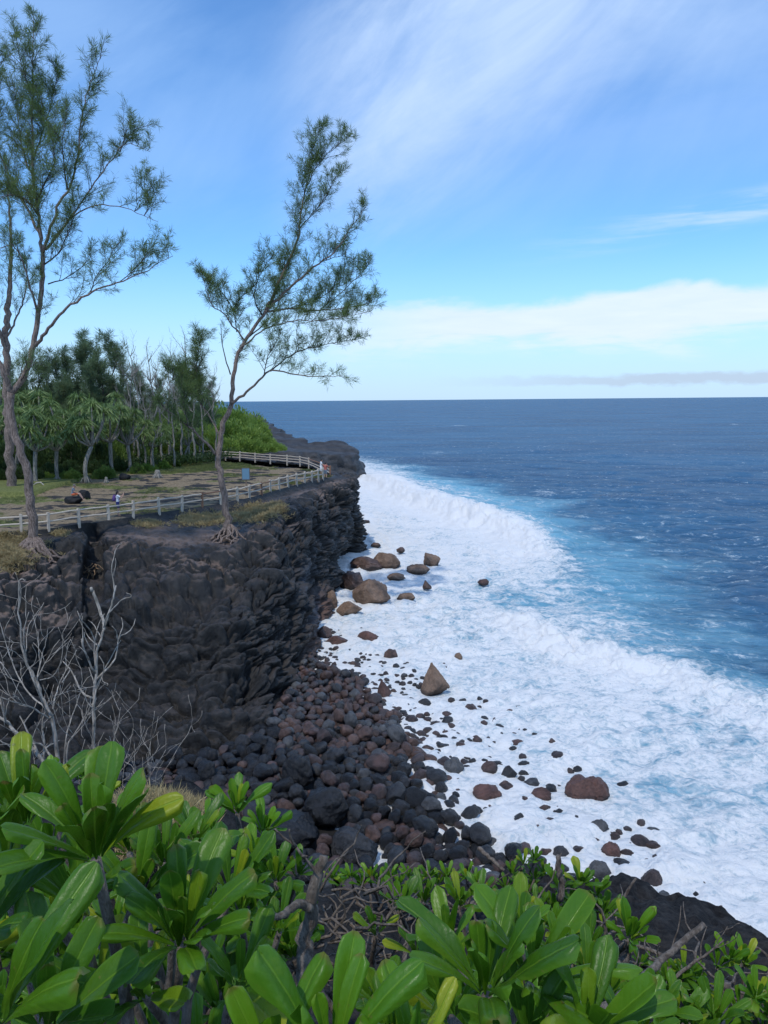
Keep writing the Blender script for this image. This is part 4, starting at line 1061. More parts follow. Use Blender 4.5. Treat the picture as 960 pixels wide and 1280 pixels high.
# ------------------------------------------------------------------ foliage tools
def blades(P0, Dr, L, W, rnd=None, bend=0.0, name='foliage'):
    """leaf-shaped quads (two folded triangles), one per row"""
    n = len(P0); P0 = np.asarray(P0); Dr = np.asarray(Dr); Dr = Dr / (np.linalg.norm(Dr, axis=1)[:, None] + 1e-9)
    g = np.random.default_rng(n); s = np.cross(Dr, g.normal(size=(n, 3))); s /= np.linalg.norm(s, axis=1)[:, None] + 1e-9
    L = np.broadcast_to(L, n)[:, None]; W = np.broadcast_to(W, n)[:, None]
    dn = np.array([0, 0, -1.0])
    a = P0; m_ = P0 + Dr * L * 0.45 + dn * bend * L * 0.10; e = P0 + Dr * L + dn * bend * L * 0.5
    V = np.stack([a, m_ + s * W * 0.5, e, m_ - s * W * 0.5], 1).reshape(-1, 3)
    F = np.arange(n * 4).reshape(n, 4)
    r = g.random(n) if rnd is None else rnd
    return V, F, np.repeat(r, 4)
def blade_obj(name, arrs, mat_, parent=None):
    V = np.concatenate([a[0] for a in arrs]); off = 0; Fs = []
    for a in arrs: Fs.append(a[1] + off); off += len(a[0])
    me = mesh_np(name, V, np.concatenate(Fs), False, attrs={'rnd': np.concatenate([a[2] for a in arrs])})
    return link(name, me, mat_, parent)
def unit(v): return v / (np.linalg.norm(v) + 1e-9)
def path(pts, n=6): return smooth_poly([np.asarray(p, float) for p in pts], n)
def casuarina(label, limbs, base, dens=1.0, seed=1, bark='bark', leaf='casuarina', needle=0.30, group=None, tuft=11, twig=1.5, lscale=1.0, up=0.55, branches_w=0.022):
    """limbs: (points, r0, r1, first fraction that carries twigs, density)"""
    g = np.random.default_rng(seed); root = thing('casuarina_tree', label, 'tree', base, 0, group)
    B0 = np.asarray(base, float)
    trunk = MB(); tw = MB(); pb, pd = [], []
    for li, lm in enumerate(limbs):
        pts, r0, r1, t0, dn = lm; c = path(pts) - B0
        seg = np.linalg.norm(np.diff(c, axis=0), axis=1); ac = np.concatenate([[0], np.cumsum(seg)]); Lt = ac[-1]
        nn = max(8, int(Lt / 0.35)); s = np.linspace(0, Lt, nn); q = np.stack([np.interp(s, ac, c[:, k]) for k in range(3)], 1)
        q[1:-1] += 0.02 * g.normal(size=(nn - 2, 3)) * (1 + 6 * r0)
        rad = r0 + (r1 - r0) * (s / Lt) ** 0.8
        (trunk if r0 > 0.05 else tw).ring_tube(q, rad, 9 if r0 > 0.12 else 5)
        step = 0.34 / (dens * dn + 1e-6) if dn > 0 else 1e9
        d0 = t0 * Lt
        while d0 < Lt and dn > 0:
            p = np.array([np.interp(d0, ac, c[:, k]) for k in range(3)]); i = min(np.searchsorted(ac, d0), len(c) - 2)
            tg = unit(c[min(i + 1, len(c) - 1)] - c[max(i - 1, 0)])
            rd = unit(g.normal(size=3)); rd = unit(rd - tg * rd.dot(tg) * 0.8)
            dr_ = unit(tg * 0.55 + rd * 0.75 + np.array([0, 0, up]))
            L_ = twig * g.uniform(0.45, 1.25) * (1.0 - 0.55 * d0 / Lt) * lscale
            k = 6; tp_ = [p]
            dcur = dr_
            for _ in range(k):
                dcur = unit(dcur + 0.16 * g.normal(size=3) + np.array([0, 0, 0.05])); tp_.append(tp_[-1] + dcur * L_ / k)
            tw.ring_tube(tp_, np.linspace(branches_w, 0.005, k + 1), 3, cap=False)
            for j in range(1, k + 1):
                for _ in range(2 if j > 1 else 1):
                    sd_ = unit(dcur * 0.7 + unit(g.normal(size=3)) * 0.9 + np.array([0, 0, 0.25])); ls = L_ * g.uniform(0.12, 0.3) + 0.08
                    e = tp_[j] + sd_ * ls
                    tw.ring_tube([tp_[j], e], [0.007, 0.003], 3, cap=False)
                    nb = int(tuft * g.uniform(0.4, 1.5))
                    f_ = g.random(nb)[:, None]
                    pb.append(tp_[j] + (e - tp_[j]) * f_ + 0.02 * g.normal(size=(nb, 3)))
                    pd.append(sd_ * 0.9 + 0.6 * g.normal(size=(nb, 3)) + np.array([0, 0, 0.05]))
            d0 += step * g.uniform(0.6, 1.4)
    trunk.build('trunk', MAT[bark], root)
    if tw.v: tw.build('branches', MAT['bark_dark'] if bark == 'bark' else MAT[bark], root)
    if pb:
        pb = np.concatenate(pb); pd = np.concatenate(pd)
        blade_obj('crown', [blades(pb, pd, g.uniform(0.6, 1.35, len(pb)) * needle, (0.045 if 'far' in leaf else 1.0) * (1.0 if 'far' in leaf else 0.011 + 0.013 * g.random(len(pb))))], MAT[leaf], root)
    print(label[:30], len(pb) if len(pb) else 0)
    return root
def roots(mb, base, n, spread, rad, seed, lo=-1.0, mx=2.5):
    g = np.random.default_rng(seed)
    for k in range(n):
        a = g.uniform(*spread); L_ = g.uniform(0.6, 1.0) * mx; q = [Vector(base) + Vector((0, 0, 0.9))]
        d_ = Vector((math.cos(a), math.sin(a), 0))
        for j in range(1, 8):
            f = j / 7; q.append(Vector(base) + d_ * (0.15 + L_ * f) + Vector((0.12 * g.normal() * f, 0.12 * g.normal() * f, 0.85 * (1 - f) ** 2.2 + lo * f ** 1.3 + 0.06 * g.normal())))
            d_ = (d_ + Vector((0.25 * g.normal(), 0.25 * g.normal(), 0))).normalized()
        mb.ring_tube(q, np.linspace(rad, 0.03, 8), 6)

# ---- slim casuarina in the middle
cb = on_cliff(287, 672, 1.2, 2.6); Yc = cb[1]
def c_(x, y, dy=0.0): return D(x, y, Yc + dy)
trunkp = [cb - [0, 0, 0.25], c_(284, 650), c_(277, 600), c_(274, 565, .1), c_(279, 535, .1), c_(288, 508, 0)]
limbs = [(trunkp, 0.25, 0.15, 2, 0),
 ([c_(288, 510), c_(291, 480, .2), c_(296, 447, .4), c_(307, 425, .5), c_(333, 388, .5)], 0.145, 0.09, 0.35, 0.5),
 ([c_(333, 388, .5), c_(352, 345, .9), c_(372, 300, 1.2), c_(376, 262, 1.2), c_(386, 224, 1.3), c_(391, 190, 1.3), c_(400, 160, 1.4)], 0.12, 0.015, 0.05, 1.7),
 ([c_(384, 232, 1.3), c_(398, 205, 1.0), c_(418, 185, .8), c_(437, 168, .7)], 0.035, 0.01, 0.1, 1.5),
 ([c_(375, 285, 1.2), c_(395, 262, .7), c_(410, 240, .3), c_(421, 218, .2)], 0.035, 0.01, 0.2, 1.5),
 ([c_(333, 388, .5), c_(369, 353, -.2), c_(400, 328, -.9), c_(420, 313, -1.2), c_(440, 282, -1.5), c_(459, 256, -1.6)], 0.10, 0.012, 0.1, 1.0),
 ([c_(400, 328, -.9), c_(425, 320, -.6), c_(440, 322, -.4)], 0.03, 0.01, 0.2, 1.5),
 ([c_(330, 390, .5), c_(365, 386, 1.0), c_(400, 388, 1.6), c_(440, 384, 2.0), c_(472, 376, 2.2)], 0.075, 0.012, 0.2, 1.7),
 ([c_(400, 388, 1.6), c_(430, 362, 1.9), c_(448, 345, 2.0), c_(462, 328, 2.0)], 0.035, 0.01, 0.05, 1.6),
 ([c_(362, 386, 1.0), c_(400, 372, .4), c_(428, 350, 0), c_(444, 336, 0)], 0.035, 0.01, 0.1, 1.3),
 ([c_(300, 436, .4), c_(330, 412, -.6), c_(365, 402, -1.2), c_(410, 400, -1.6), c_(452, 392, -1.9)], 0.06, 0.01, 0.25, 1.5),
 ([c_(310, 422, .5), c_(335, 400, 1.6), c_(350, 372, 2.2), c_(355, 330, 2.4)], 0.05, 0.01, 0.3, 1.5),
 ([c_(328, 395, .5), c_(318, 375, -.5), c_(322, 350, -.9), c_(340, 320, -1.0)], 0.05, 0.01, 0.2, 1.8),
 ([c_(289, 505), c_(304, 494, -.6), c_(320, 480, -1.2), c_(338, 463, -1.6), c_(380, 470, -1.8), c_(433, 470, -2.1)], 0.10, 0.01, 0.45, 0.7),
 ([c_(338, 464, -1.6), c_(366, 443, -1.1), c_(397, 432, -.9), c_(420, 428, -.8), c_(444, 424, -.8)], 0.05, 0.01, 0.12, 1.6),
 ([c_(330, 470, -1.5), c_(335, 445, -2.0), c_(347, 425, -2.2), c_(352, 412, -2.2)], 0.035, 0.01, 0.1, 1.2),
 ([c_(306, 426, .5), c_(295, 412, .2), c_(280, 392, -.1), c_(264, 380, -.3), c_(252, 338, -.5)], 0.06, 0.01, 0.25, 1.5),
 ([c_(296, 415, .2), c_(292, 385, .8), c_(305, 368, 1.0)], 0.035, 0.01, 0.2, 1.6),
 ([c_(292, 388, .8), c_(278, 366, .8), c_(262, 352, .8)], 0.035, 0.01, 0.2, 1.4),
 ([c_(288, 468, .2), c_(279, 440, .6), c_(276, 405, .8)], 0.045, 0.02, 0.6, 0.3),
 ([c_(273, 570, .1), c_(252, 548, -.8), c_(232, 530, -1.5), c_(212, 516, -2.0), c_(196, 500, -2.3)], 0.11, 0.02, 0.35, 1.4),
 ([c_(235, 533, -1.5), c_(230, 505, -1.2), c_(228, 480, -1.0), c_(205, 462, -1.0)], 0.05, 0.01, 0.1, 2.6),
 ([c_(275, 545, .1), c_(262, 520, .8), c_(248, 500, 1.0), c_(246, 460, 1.0), c_(252, 420, 1.0)], 0.06, 0.01, 0.3, 2.8),
 ([c_(248, 500, 1.0), c_(236, 478, 1.3), c_(226, 462, 1.3)], 0.03, 0.01, 0.1, 3.0)]
tr_ = casuarina('slim leaning casuarina alone on the cliff ledge with sparse windswept crown', limbs, cb, 1.1, 3, needle=0.36, tuft=14, twig=1.8)
mb = MB(); roots(mb, (0, 0, 0.0), 15, (math.pi * 0.75, math.pi * 2.1), 0.10, 5, -0.25, 1.9); mb.build('roots', MAT['bark'], tr_)
# ---- tall casuarina at the left
lb = on_cliff(42, 690, 1.0, 2.6); Yl = lb[1]
def l_(x, y, dy=0.0): return D(x, y, Yl + dy)
limbs = [([lb - [0, 0, 0.3], l_(41, 660), l_(38, 630), l_(33, 585), l_(24, 560), l_(13, 525), l_(14, 490)], 0.28, 0.20, 2, 0),
 ([l_(14, 492), l_(6, 468, -.3), l_(-6, 440, -.5), l_(-25, 380, -.8), l_(-40, 300, -1)], 0.15, 0.04, 0.5, 1.2),
 ([l_(14, 492), l_(30, 470, .2), l_(40, 440, .4), l_(47, 400, .5), l_(52, 360, .6), l_(54, 320, .6)], 0.17, 0.12, 0.5, 0.5),
 ([l_(54, 322, .6), l_(50, 285, .8), l_(43, 240, 1.0), l_(41, 190, 1.1), l_(40, 120, 1.2), l_(41, 70, 1.2), l_(42, 20, 1.2)], 0.11, 0.015, 0.1, 1.5),
 ([l_(41, 130, 1.2), l_(33, 100, .4), l_(24, 70, 0), l_(20, 45, 0)], 0.03, 0.01, 0.0, 1.9),
 ([l_(42, 200, 1.1), l_(55, 160, 1.8), l_(66, 120, 2.2), l_(73, 85, 2.3)], 0.05, 0.01, 0.1, 1.8),
 ([l_(54, 315, .6), l_(66, 278, 0), l_(75, 250, -.4), l_(88, 234, -.6), l_(97, 195, -.7), l_(102, 150, -.8), l_(112, 105, -.8), l_(128, 68, -.8)], 0.10, 0.012, 0.35, 1.3),
 ([l_(84, 237, -.5), l_(80, 205, -1.2), l_(78, 175, -1.4), l_(84, 140, -1.4)], 0.05, 0.01, 0.1, 1.2),
 ([l_(57, 312, .6), l_(75, 290, 1.4), l_(98, 258, 1.8), l_(118, 228, 2.0), l_(140, 200, 2.0), l_(158, 180, 2.0), l_(188, 190, 2.0)], 0.08, 0.01, 0.3, 1.15),
 ([l_(150, 190, 2.0), l_(158, 172, 2.2), l_(172, 160, 2.2)], 0.02, 0.01, 0.0, 1.3),
 ([l_(66, 300, .4), l_(90, 272, -.2), l_(115, 258, -.6), l_(142, 257, -.9), l_(170, 265, -1.0), l_(197, 277, -1.1)], 0.06, 0.01, 0.35, 0.45),
 ([l_(168, 264, -1.0), l_(176, 245, -1.0), l_(184, 222, -1.0)], 0.02, 0.008, 0.0, 1.2),
 ([l_(180, 270, -1.0), l_(188, 255, -.8), l_(192, 240, -.8)], 0.02, 0.008, 0.0, 1.2),
 ([l_(45, 432, .4), l_(58, 415, -.5), l_(80, 388, -1.3), l_(105, 370, -1.8), l_(140, 355, -2.2), l_(175, 342, -2.4), l_(216, 320, -2.6)], 0.11, 0.012, 0.35, 0.42),
 ([l_(112, 368, -1.8), l_(118, 350, -1.6), l_(135, 325, -1.6), l_(150, 300, -1.6)], 0.03, 0.01, 0.1, 1.0),
 ([l_(150, 352, -2.2), l_(175, 330, -2.4), l_(185, 315, -2.4), l_(208, 312, -2.4)], 0.025, 0.01, 0.1, 1.2),
 ([l_(60, 355, .6), l_(82, 348, 1.2), l_(105, 330, 1.4), l_(118, 315, 1.4)], 0.04, 0.01, 0.2, 0.9),
 ([l_(48, 392, .5), l_(36, 355, -.6), l_(28, 325, -1.0), l_(14, 305, -1.2), l_(-8, 318, -1.4)], 0.08, 0.015, 0.3, 1.0),
 ([l_(52, 300, .7), l_(38, 268, 1.8), l_(22, 240, 2.2), l_(10, 215, 2.4), l_(-5, 170, 2.5), l_(-3, 90, 2.5), l_(0, 68, 2.5)], 0.09, 0.012, 0.15, 1.9),
 ([l_(48, 270, .9), l_(30, 248, -.8), l_(12, 244, -1.4), l_(-10, 250, -1.6)], 0.06, 0.01, 0.1, 2.2),
 ([l_(46, 250, 1.0), l_(58, 225, .2), l_(68, 200, -.2), l_(62, 160, -.4), l_(52, 130, -.4)], 0.05, 0.01, 0.1, 2.0),
 ([l_(44, 225, 1.0), l_(30, 195, 1.8), l_(22, 150, 2.2), l_(18, 110, 2.2)], 0.06, 0.01, 0.1, 2.0),
 ([l_(56, 330, .6), l_(72, 318, -.4), l_(86, 290, -1.0), l_(95, 262, -1.2)], 0.05, 0.01, 0.15, 1.8),
 ([l_(25, 478, .2), l_(35, 462, -1.0), l_(48, 452, -1.4)], 0.05, 0.01, 0.2, 0.8)]
tl = casuarina('tallest casuarina at the left with a thick crooked trunk and roots over the cliff', limbs, lb, 1.0, 4, needle=0.36, tuft=14, twig=1.9)
mb = MB(); roots(mb, (0, 0, 0.0), 22, (math.pi * 0.8, math.pi * 2.05), 0.13, 9, -0.9, 2.6); roots(mb, (0, -0.2, -0.2), 16, (math.pi * 1.1, math.pi * 1.7), 0.10, 19, -1.7, 2.2)
mb.build('roots', MAT['bark'], tl)
# ---- a second one, its trunk just inside the frame behind
b2 = P(14, 614, PZ)
def b_(x, y, dy=0.0): return D(x, y, b2[1] + dy)
limbs = [([b2 - [0, 0, .2], b_(12, 560), b_(9, 500), b_(8, 440), b_(10, 380)], 0.42, 0.24, 2, 0),
 ([b_(10, 382), b_(14, 330, .4), b_(12, 270, .6), b_(6, 200, .8)], 0.22, 0.03, 0.1, 1.2),
 ([b_(9, 440), b_(-6, 400, -1), b_(-20, 340, -2), b_(-30, 260, -2)], 0.16, 0.03, 0.2, 1.3),
 ([b_(9, 420), b_(26, 385, 1), b_(34, 345, 1.6), b_(28, 300, 2)], 0.10, 0.02, 0.2, 1.1),
 ([b_(9, 470), b_(-8, 450, 1), b_(-25, 420, 2)], 0.10, 0.02, 0.2, 1.2),
 ([b_(9, 500), b_(24, 474, -1), b_(30, 445, -1.5)], 0.08, 0.02, 0.3, 1.0)]
casuarina('big casuarina with a straight trunk at the left edge, behind the tallest one', limbs, b2, 0.9, 6, needle=0.36, tuft=13, twig=2.0)

# ------------------------------------------------------------------ grove
def copy_thing(root, loc, rz, sc, label, group):
    r = root.copy(); COL.objects.link(r); r.location = [float(v) for v in loc]; r.rotation_euler = (0, 0, rz); r.scale = sc if hasattr(sc, '__len__') else (sc, sc, sc)
    r['label'] = label
    if group: r['group'] = group
    for ch in [o for o in root.children]:
        c = ch.copy(); COL.objects.link(c); c.parent = r
    return r
def make_casuarina_far(seed, H_=13.0, dens=1.0, bare=False):
    g = np.random.default_rng(seed); limbs = []
    tk = [np.array([0, 0, 0.0])]
    for k in range(1, 7): tk.append(np.array([0.35 * g.normal() * k / 6, 0.35 * g.normal() * k / 6, H_ * k / 6]))
    limbs.append((tk, 0.17 if not bare else 0.13, 0.015, 0.7, dens))
    tc_ = path(tk, 6)
    nb = 20 if not bare else 9
    for k in range(nb):
        f = g.uniform(0.25 if not bare else 0.4, 0.95); p = tc_[int(f * (len(tc_) - 1))]; a = g.uniform(0, 6.28); L_ = (1 - f * 0.75) * H_ * 0.24 * g.uniform(0.6, 1.2)
        e = p + np.array([math.cos(a) * L_ * 0.8, math.sin(a) * L_ * 0.8, L_ * g.uniform(0.7, 1.3)])
        mdl = (p + e) / 2 + np.array([math.cos(a), math.sin(a), -0.5]) * 0.1 * L_
        limbs.append(([p, mdl, e], 0.055, 0.01, 0.15, dens))
    return limbs
CG = 'casuarinas standing behind the grove'
protos = []
for k in range(3):
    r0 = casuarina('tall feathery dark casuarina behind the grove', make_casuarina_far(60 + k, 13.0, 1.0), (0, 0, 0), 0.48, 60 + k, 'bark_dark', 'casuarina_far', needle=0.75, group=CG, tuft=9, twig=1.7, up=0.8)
    protos.append(r0)
far_list = [(-30, 455, 100), (12, 450, 96), (48, 436, 104), (66, 440, 100), (84, 432, 110), (98, 416, 104), (112, 420, 108), (137, 414, 102), (124, 436, 98), (152, 446, 108), (166, 452, 116), (180, 464, 110),
            (200, 466, 118), (226, 458, 116), (245, 452, 120), (262, 470, 124), (30, 462, 92), (75, 462, 94), (110, 458, 96), (145, 466, 98), (215, 476, 112), (238, 474, 108), (190, 480, 104), (160, 478, 100)]
names_c = ['tall feathery dark casuarina behind the grove']
for i, (px, py, Yd) in enumerate(far_list):
    top_ = D(px, py + 9, Yd); z0 = PZ + 0.3; s_ = (top_[2] - z0) / 13.0
    if i < 3: r0 = protos[i]; r0.location = (top_[0], Yd, z0); r0.scale = (max(s_, .8), max(s_, .8), s_); r0.rotation_euler = (0, 0, i * 2.1)
    else: copy_thing(protos[i % 3], (top_[0], Yd, z0), i * 1.7, (max(s_, .75), max(s_, .75), s_), names_c[0], CG)
BG = 'bare pale trees in the grove'
bp = [casuarina('bare pale thin tree with upright twigs above the scrub', make_casuarina_far(80 + k, 10.0, 0.45, True), (0, 0, 0), 0.6, 80 + k, 'bark_pale', 'dry_leaf', needle=0.22, group=BG, tuft=1, twig=2.0, up=1.2, branches_w=0.028) for k in range(2)]
for i, (px, py, Yd) in enumerate([(160, 428, 92), (166, 452, 90), (186, 436, 95), (176, 470, 86), (196, 448, 90), (206, 440, 98), (229, 424, 97), (222, 450, 94), (238, 446, 92), (250, 456, 98), (188, 500, 84), (156, 500, 85), (266, 462, 100), (212, 462, 88)]):
    top_ = D(px, py, Yd); z0 = PZ + 0.2; s_ = (top_[2] - z0) / 10.0
    if i < 2: bp[i].location = (top_[0], Yd, z0); bp[i].scale = (s_,) * 3
    else: copy_thing(bp[i % 2], (top_[0], Yd, z0), i * 2.3, s_, 'bare pale thin tree with upright twigs above the scrub', BG)
# pandanus: forked pale trunk, each arm ending in a drooping rosette of long leaves
def pandanus(seed, H_=6.5, nh=9):
    g = np.random.default_rng(seed); root = thing('pandanus_tree', 'x', 'tree', (0, 0, 0), 0, 'pandanus trees along the edge of the lawn')
    mb = MB(); hf = H_ * 0.42
    fk = np.array([0.2 * g.normal(), 0.2 * g.normal(), hf]); mb.ring_tube(path([[0, 0, -0.2], [0.06 * g.normal(), 0, hf / 2], fk], 4), 0.15, 8)
    for k in range(4): a = k * 1.57 + g.random(); mb.ring_tube([(0, 0, 0.55), (0.3 * math.cos(a), 0.3 * math.sin(a), 0.25), (0.45 * math.cos(a), 0.45 * math.sin(a), -0.2)], 0.04, 5)
    Ps, Ds, Ls = [], [], []
    for k in range(nh):
        a = 6.283 * k / nh + g.normal() * 0.3; rr_ = g.uniform(0.5, 2.0); e = fk + np.array([math.cos(a) * rr_, math.sin(a) * rr_, H_ * g.uniform(0.12, 0.5)])
        mb.ring_tube(path([fk, (fk + e) / 2 + [0.2 * math.cos(a), 0.2 * math.sin(a), -0.1], e], 4), np.linspace(0.10, 0.06, 9), 6)
        n = 70
        ph = g.uniform(0, 6.28, n); el = g.uniform(-0.35, 1.35, n)
        d_ = np.stack([np.cos(ph) * np.cos(el), np.sin(ph) * np.cos(el), np.sin(el)], 1)
        # two pieces: outward, then hanging
        L_ = g.uniform(0.6, 0.95, n); p0 = np.repeat(e[None], n, 0)
        Ps.append(p0); Ds.append(d_); Ls.append(L_)
        d2 = d_ + np.array([0, 0, -1.1]); Ps.append(p0 + d_ / np.linalg.norm(d_, axis=1)[:, None] * L_[:, None] * 0.62); Ds.append(d2); Ls.append(L_ * 0.8)
    mb.build('trunk', MAT['bark_pale'], root)
    Ps, Ds, Ls = np.concatenate(Ps), np.concatenate(Ds), np.concatenate(Ls)
    blade_obj('crown', [blades(Ps, Ds, Ls, 0.085, bend=0.3)], MAT['pandanus'], root)
    return root
pp = [pandanus(s) for s in (1, 2, 3)]
PG = 'pandanus trees along the edge of the lawn'; PLb = 'grey-green pandanus with drooping leaf heads on a pale trunk at the lawn edge'
plist = [(45, 606, 500), (72, 602, 505), (108, 603, 490), (140, 592, 492), (163, 590, 505), (22, 600, 495), (92, 590, 486), (124, 584, 484), (60, 588, 478), (190, 586, 520), (212, 578, 522), (232, 577, 528), (152, 578, 490), (178, 580, 515), (-20, 604, 500), (250, 574, 532), (8, 588, 480), (36, 584, 478)]
for i, (px, by_, ty) in enumerate(plist):
    p = P(px, by_, PZ + 0.1); h_ = D(px, ty, p[1])[2] - p[2]; s_ = h_ / 6.9
    if i < 3: r0 = pp[i]; r0['label'] = PLb; r0.location = [float(v) for v in p]; r0.scale = (s_ * 1.05, s_ * 1.05, s_); r0.rotation_euler = (0, 0, i)
    else: copy_thing(pp[i % 3], p, i * 1.3, (s_ * 1.05, s_ * 1.05, s_), PLb, PG)
# broad bushes: many small leaves on short stems through an uneven volume
def bush(seed, n=7500, leafl=0.24, mat_='bush', stems=7, flat=0.75):
    g = np.random.default_rng(seed); root = thing('bush', 'x', 'bush', (0, 0, 0))
    mb = MB(); cl = []
    for k in range(stems):
        a = g.uniform(0, 6.28); e = np.array([math.cos(a) * g.uniform(.1, .6), math.sin(a) * g.uniform(.1, .6), g.uniform(0.3, 0.75) * flat])
        mb.ring_tube(path([[0, 0, -0.1], e * [.4, .4, .6], e], 3), np.linspace(0.045, 0.012, 7), 5)
    mb.build('trunk', MAT['bark_dark'], root)
    nc = 46
    u = g.normal(size=(nc, 3)); u[:, 2] = np.abs(u[:, 2]); u /= np.linalg.norm(u, axis=1)[:, None]
    cc = u * (0.35 + 0.6 * g.random((nc, 1)) ** 0.5) * [1, 1, flat]; cr = g.uniform(0.12, 0.28, nc)
    k = g.integers(0, nc, n); q = g.normal(size=(n, 3)); q /= np.linalg.norm(q, axis=1)[:, None]
    pts = cc[k] + q * (cr[k] * g.random(n) ** 0.35)[:, None]; pts[:, 2] = np.abs(pts[:, 2])
    dr_ = q + u[k] * 0.8 + [0, 0, 0.3]
    blade_obj('crown', [blades(pts, dr_, leafl * g.uniform(0.25, 0.5, n), leafl * g.uniform(0.10, 0.2, n))], MAT[mat_], root)
    return root
BB = {'bush': bush(1, mat_='bush'), 'olive_bush': bush(2, mat_='olive_bush'), 'dark_bush': bush(3, mat_='dark_bush'), 'scrub': bush(4, mat_='scrub', flat=0.55)}
first = {k: True for k in BB}
LB = {'bush': ('mid-green leafy bush among the grove trunks', 'mid-green bushes in the grove'), 'olive_bush': ('yellow-green broad crown rising above the grove', 'yellow-green crowns above the grove'),
      'dark_bush': ('dark green bush in the shade under the grove', 'dark bushes under the grove'), 'scrub': ('bright green low scrub mound at the edge of the lawn or on the far headland', 'bright green scrub mounds')}
def put_bush(kind, px, by_, wpx, ty, Yd=None, z0=PZ):
    p = P(px, by_, z0) if Yd is None else D(px, by_, Yd)
    h_ = max(0.4, D(px, ty, p[1])[2] - p[2]); wv = wpx / 960 * p[1] / 2
    fl = 0.55 if kind == 'scrub' else 0.75
    sc = (wv, wv, h_ / (fl * 1.15))
    if first[kind]:
        o = BB[kind]; first[kind] = False; o.location = [float(v) for v in p]; o.scale = sc
        o['label'], o['group'] = LB[kind]
    else: o = copy_thing(BB[kind], p, random.uniform(0, 6.28), sc, *LB[kind])
for a in [(95, 565, 60, 470), (60, 568, 70, 474), (130, 566, 50, 478), (20, 570, 70, 470), (160, 566, 34, 486), (-20, 575, 60, 470)]: put_bush('olive_bush', *a)
for a in [(165, 568, 44, 500), (188, 568, 40, 508), (205, 569, 40, 522), (130, 598, 30, 582), (172, 592, 22, 579), (232, 569, 50, 522), (255, 569, 40, 530), (88, 602, 30, 586), (215, 582, 22, 571), (70, 567, 50, 500), (35, 568, 50, 505), (110, 567, 50, 508), (140, 567, 50, 510)]: put_bush('bush', *a)
for a in [(50, 586, 46, 515), (95, 584, 46, 512), (140, 582, 44, 518), (180, 577, 40, 525), (212, 574, 36, 532), (20, 588, 50, 512), (158, 579, 40, 508), (72, 583, 46, 500), (118, 580, 46, 502), (232, 572, 30, 540), (196, 573, 36, 515)]: put_bush('bush', *a)
for a in [(60, 602, 24, 592), (130, 596, 26, 586), (185, 589, 24, 580), (215, 583, 24, 574), (243, 577, 26, 566), (100, 600, 18, 592), (205, 586, 16, 576)]: put_bush('scrub', *a)
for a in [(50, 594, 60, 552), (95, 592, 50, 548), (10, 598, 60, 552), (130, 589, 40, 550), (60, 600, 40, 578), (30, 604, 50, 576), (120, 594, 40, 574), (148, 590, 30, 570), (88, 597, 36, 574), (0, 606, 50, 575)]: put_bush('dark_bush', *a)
for a in [(70, 582, 80, 505), (115, 579, 80, 506), (150, 578, 56, 515), (-30, 598, 70, 535), (172, 577, 50, 528), (222, 573, 56, 538), (20, 582, 80, 500), (200, 575, 50, 535), (245, 570, 56, 540), (135, 586, 50, 545), (180, 581, 40, 548), (40, 590, 60, 545)]: put_bush('bush', *a)
sc_l = []
for a in [(270, 568, 70, 545), (300, 566, 60, 547), (325, 565, 40, 553), (345, 563, 26, 555), (262, 570, 50, 540), (290, 558, 80, 530), (312, 556, 60, 535), (240, 566, 60, 540), (300, 545, 70, 515), (280, 540, 80, 510), (318, 550, 40, 528), (262, 545, 70, 508), (330, 560, 40, 546)]: put_bush('scrub', *a)
# understorey and distant scrub, uncountable
g = np.random.default_rng(5)
def cover(name, label, n, fx, leaf, mat_, clump=0.0):
    Ps, Ds, Ls = [], [], []
    pts = fx(n); k = 14
    pp_ = np.repeat(pts, k, 0); m_ = len(pp_)
    hgt = np.repeat((0.5 + g.random(len(pts)) * 1.0) * (clump or 1.0), k)
    off = g.normal(size=(m_, 3)) * [1, 1, 0] * (leaf * 2.2); up_ = g.random(m_) ** 0.7
    pp_ = pp_ + off; pp_[:, 2] += up_ * hgt * leaf * 5
    dr_ = off / (leaf * 2.2) + 0.4 * g.normal(size=(m_, 3)) + [0, 0, 1.0]
    o = blade_obj(name, [blades(pp_, dr_, leaf * g.uniform(0.7, 1.4, m_), leaf * g.uniform(0.3, 0.6, m_))], mat_)
    prop(o, label, name.replace('_', ' '), kind='stuff')
def f_far(n):
    y = 104 + 300 * g.random(n * 3) ** 1.9; xr = np.interp(y, [60, 96, 102, 128, 150, 163, 200, 250, 400, 600], [-24, -27, -30, -33, -34, -30, -38, -49, -76, -125])
    x = xr - (g.random(n * 3) ** 1.6) * 0.42 * y
    ok_ = (x / y > -0.62); x, y = x[ok_][:n], y[ok_][:n]
    edge = fbm(np.stack([x, y, 0 * x], -1) * 0.05, 3, 9)
    z = PZ + 0.3 + 1.2 * np.clip(edge + 0.3, 0, 1) + 3.0 * sstep(150, 500, y) * sstep(-90, -260, x)
    return np.stack([x, y, z], -1)
cover('distant_scrub', 'continuous bright green scrub spreading over the far headland', 20000, f_far, 0.42, MAT['scrub'])
def f_und(n):
    x = g.uniform(-75, -21, n); y = np.interp(x, [-75, -40, -21], [74, 76, 92]) + g.random(n) ** 1.5 * 22
    return np.stack([x, y, np.full(n, PZ + 0.2)], -1)
cover('undergrowth', 'dark tangled undergrowth between the grove trunks', 5000, f_und, 0.3, MAT['dark_bush'], 0.45)
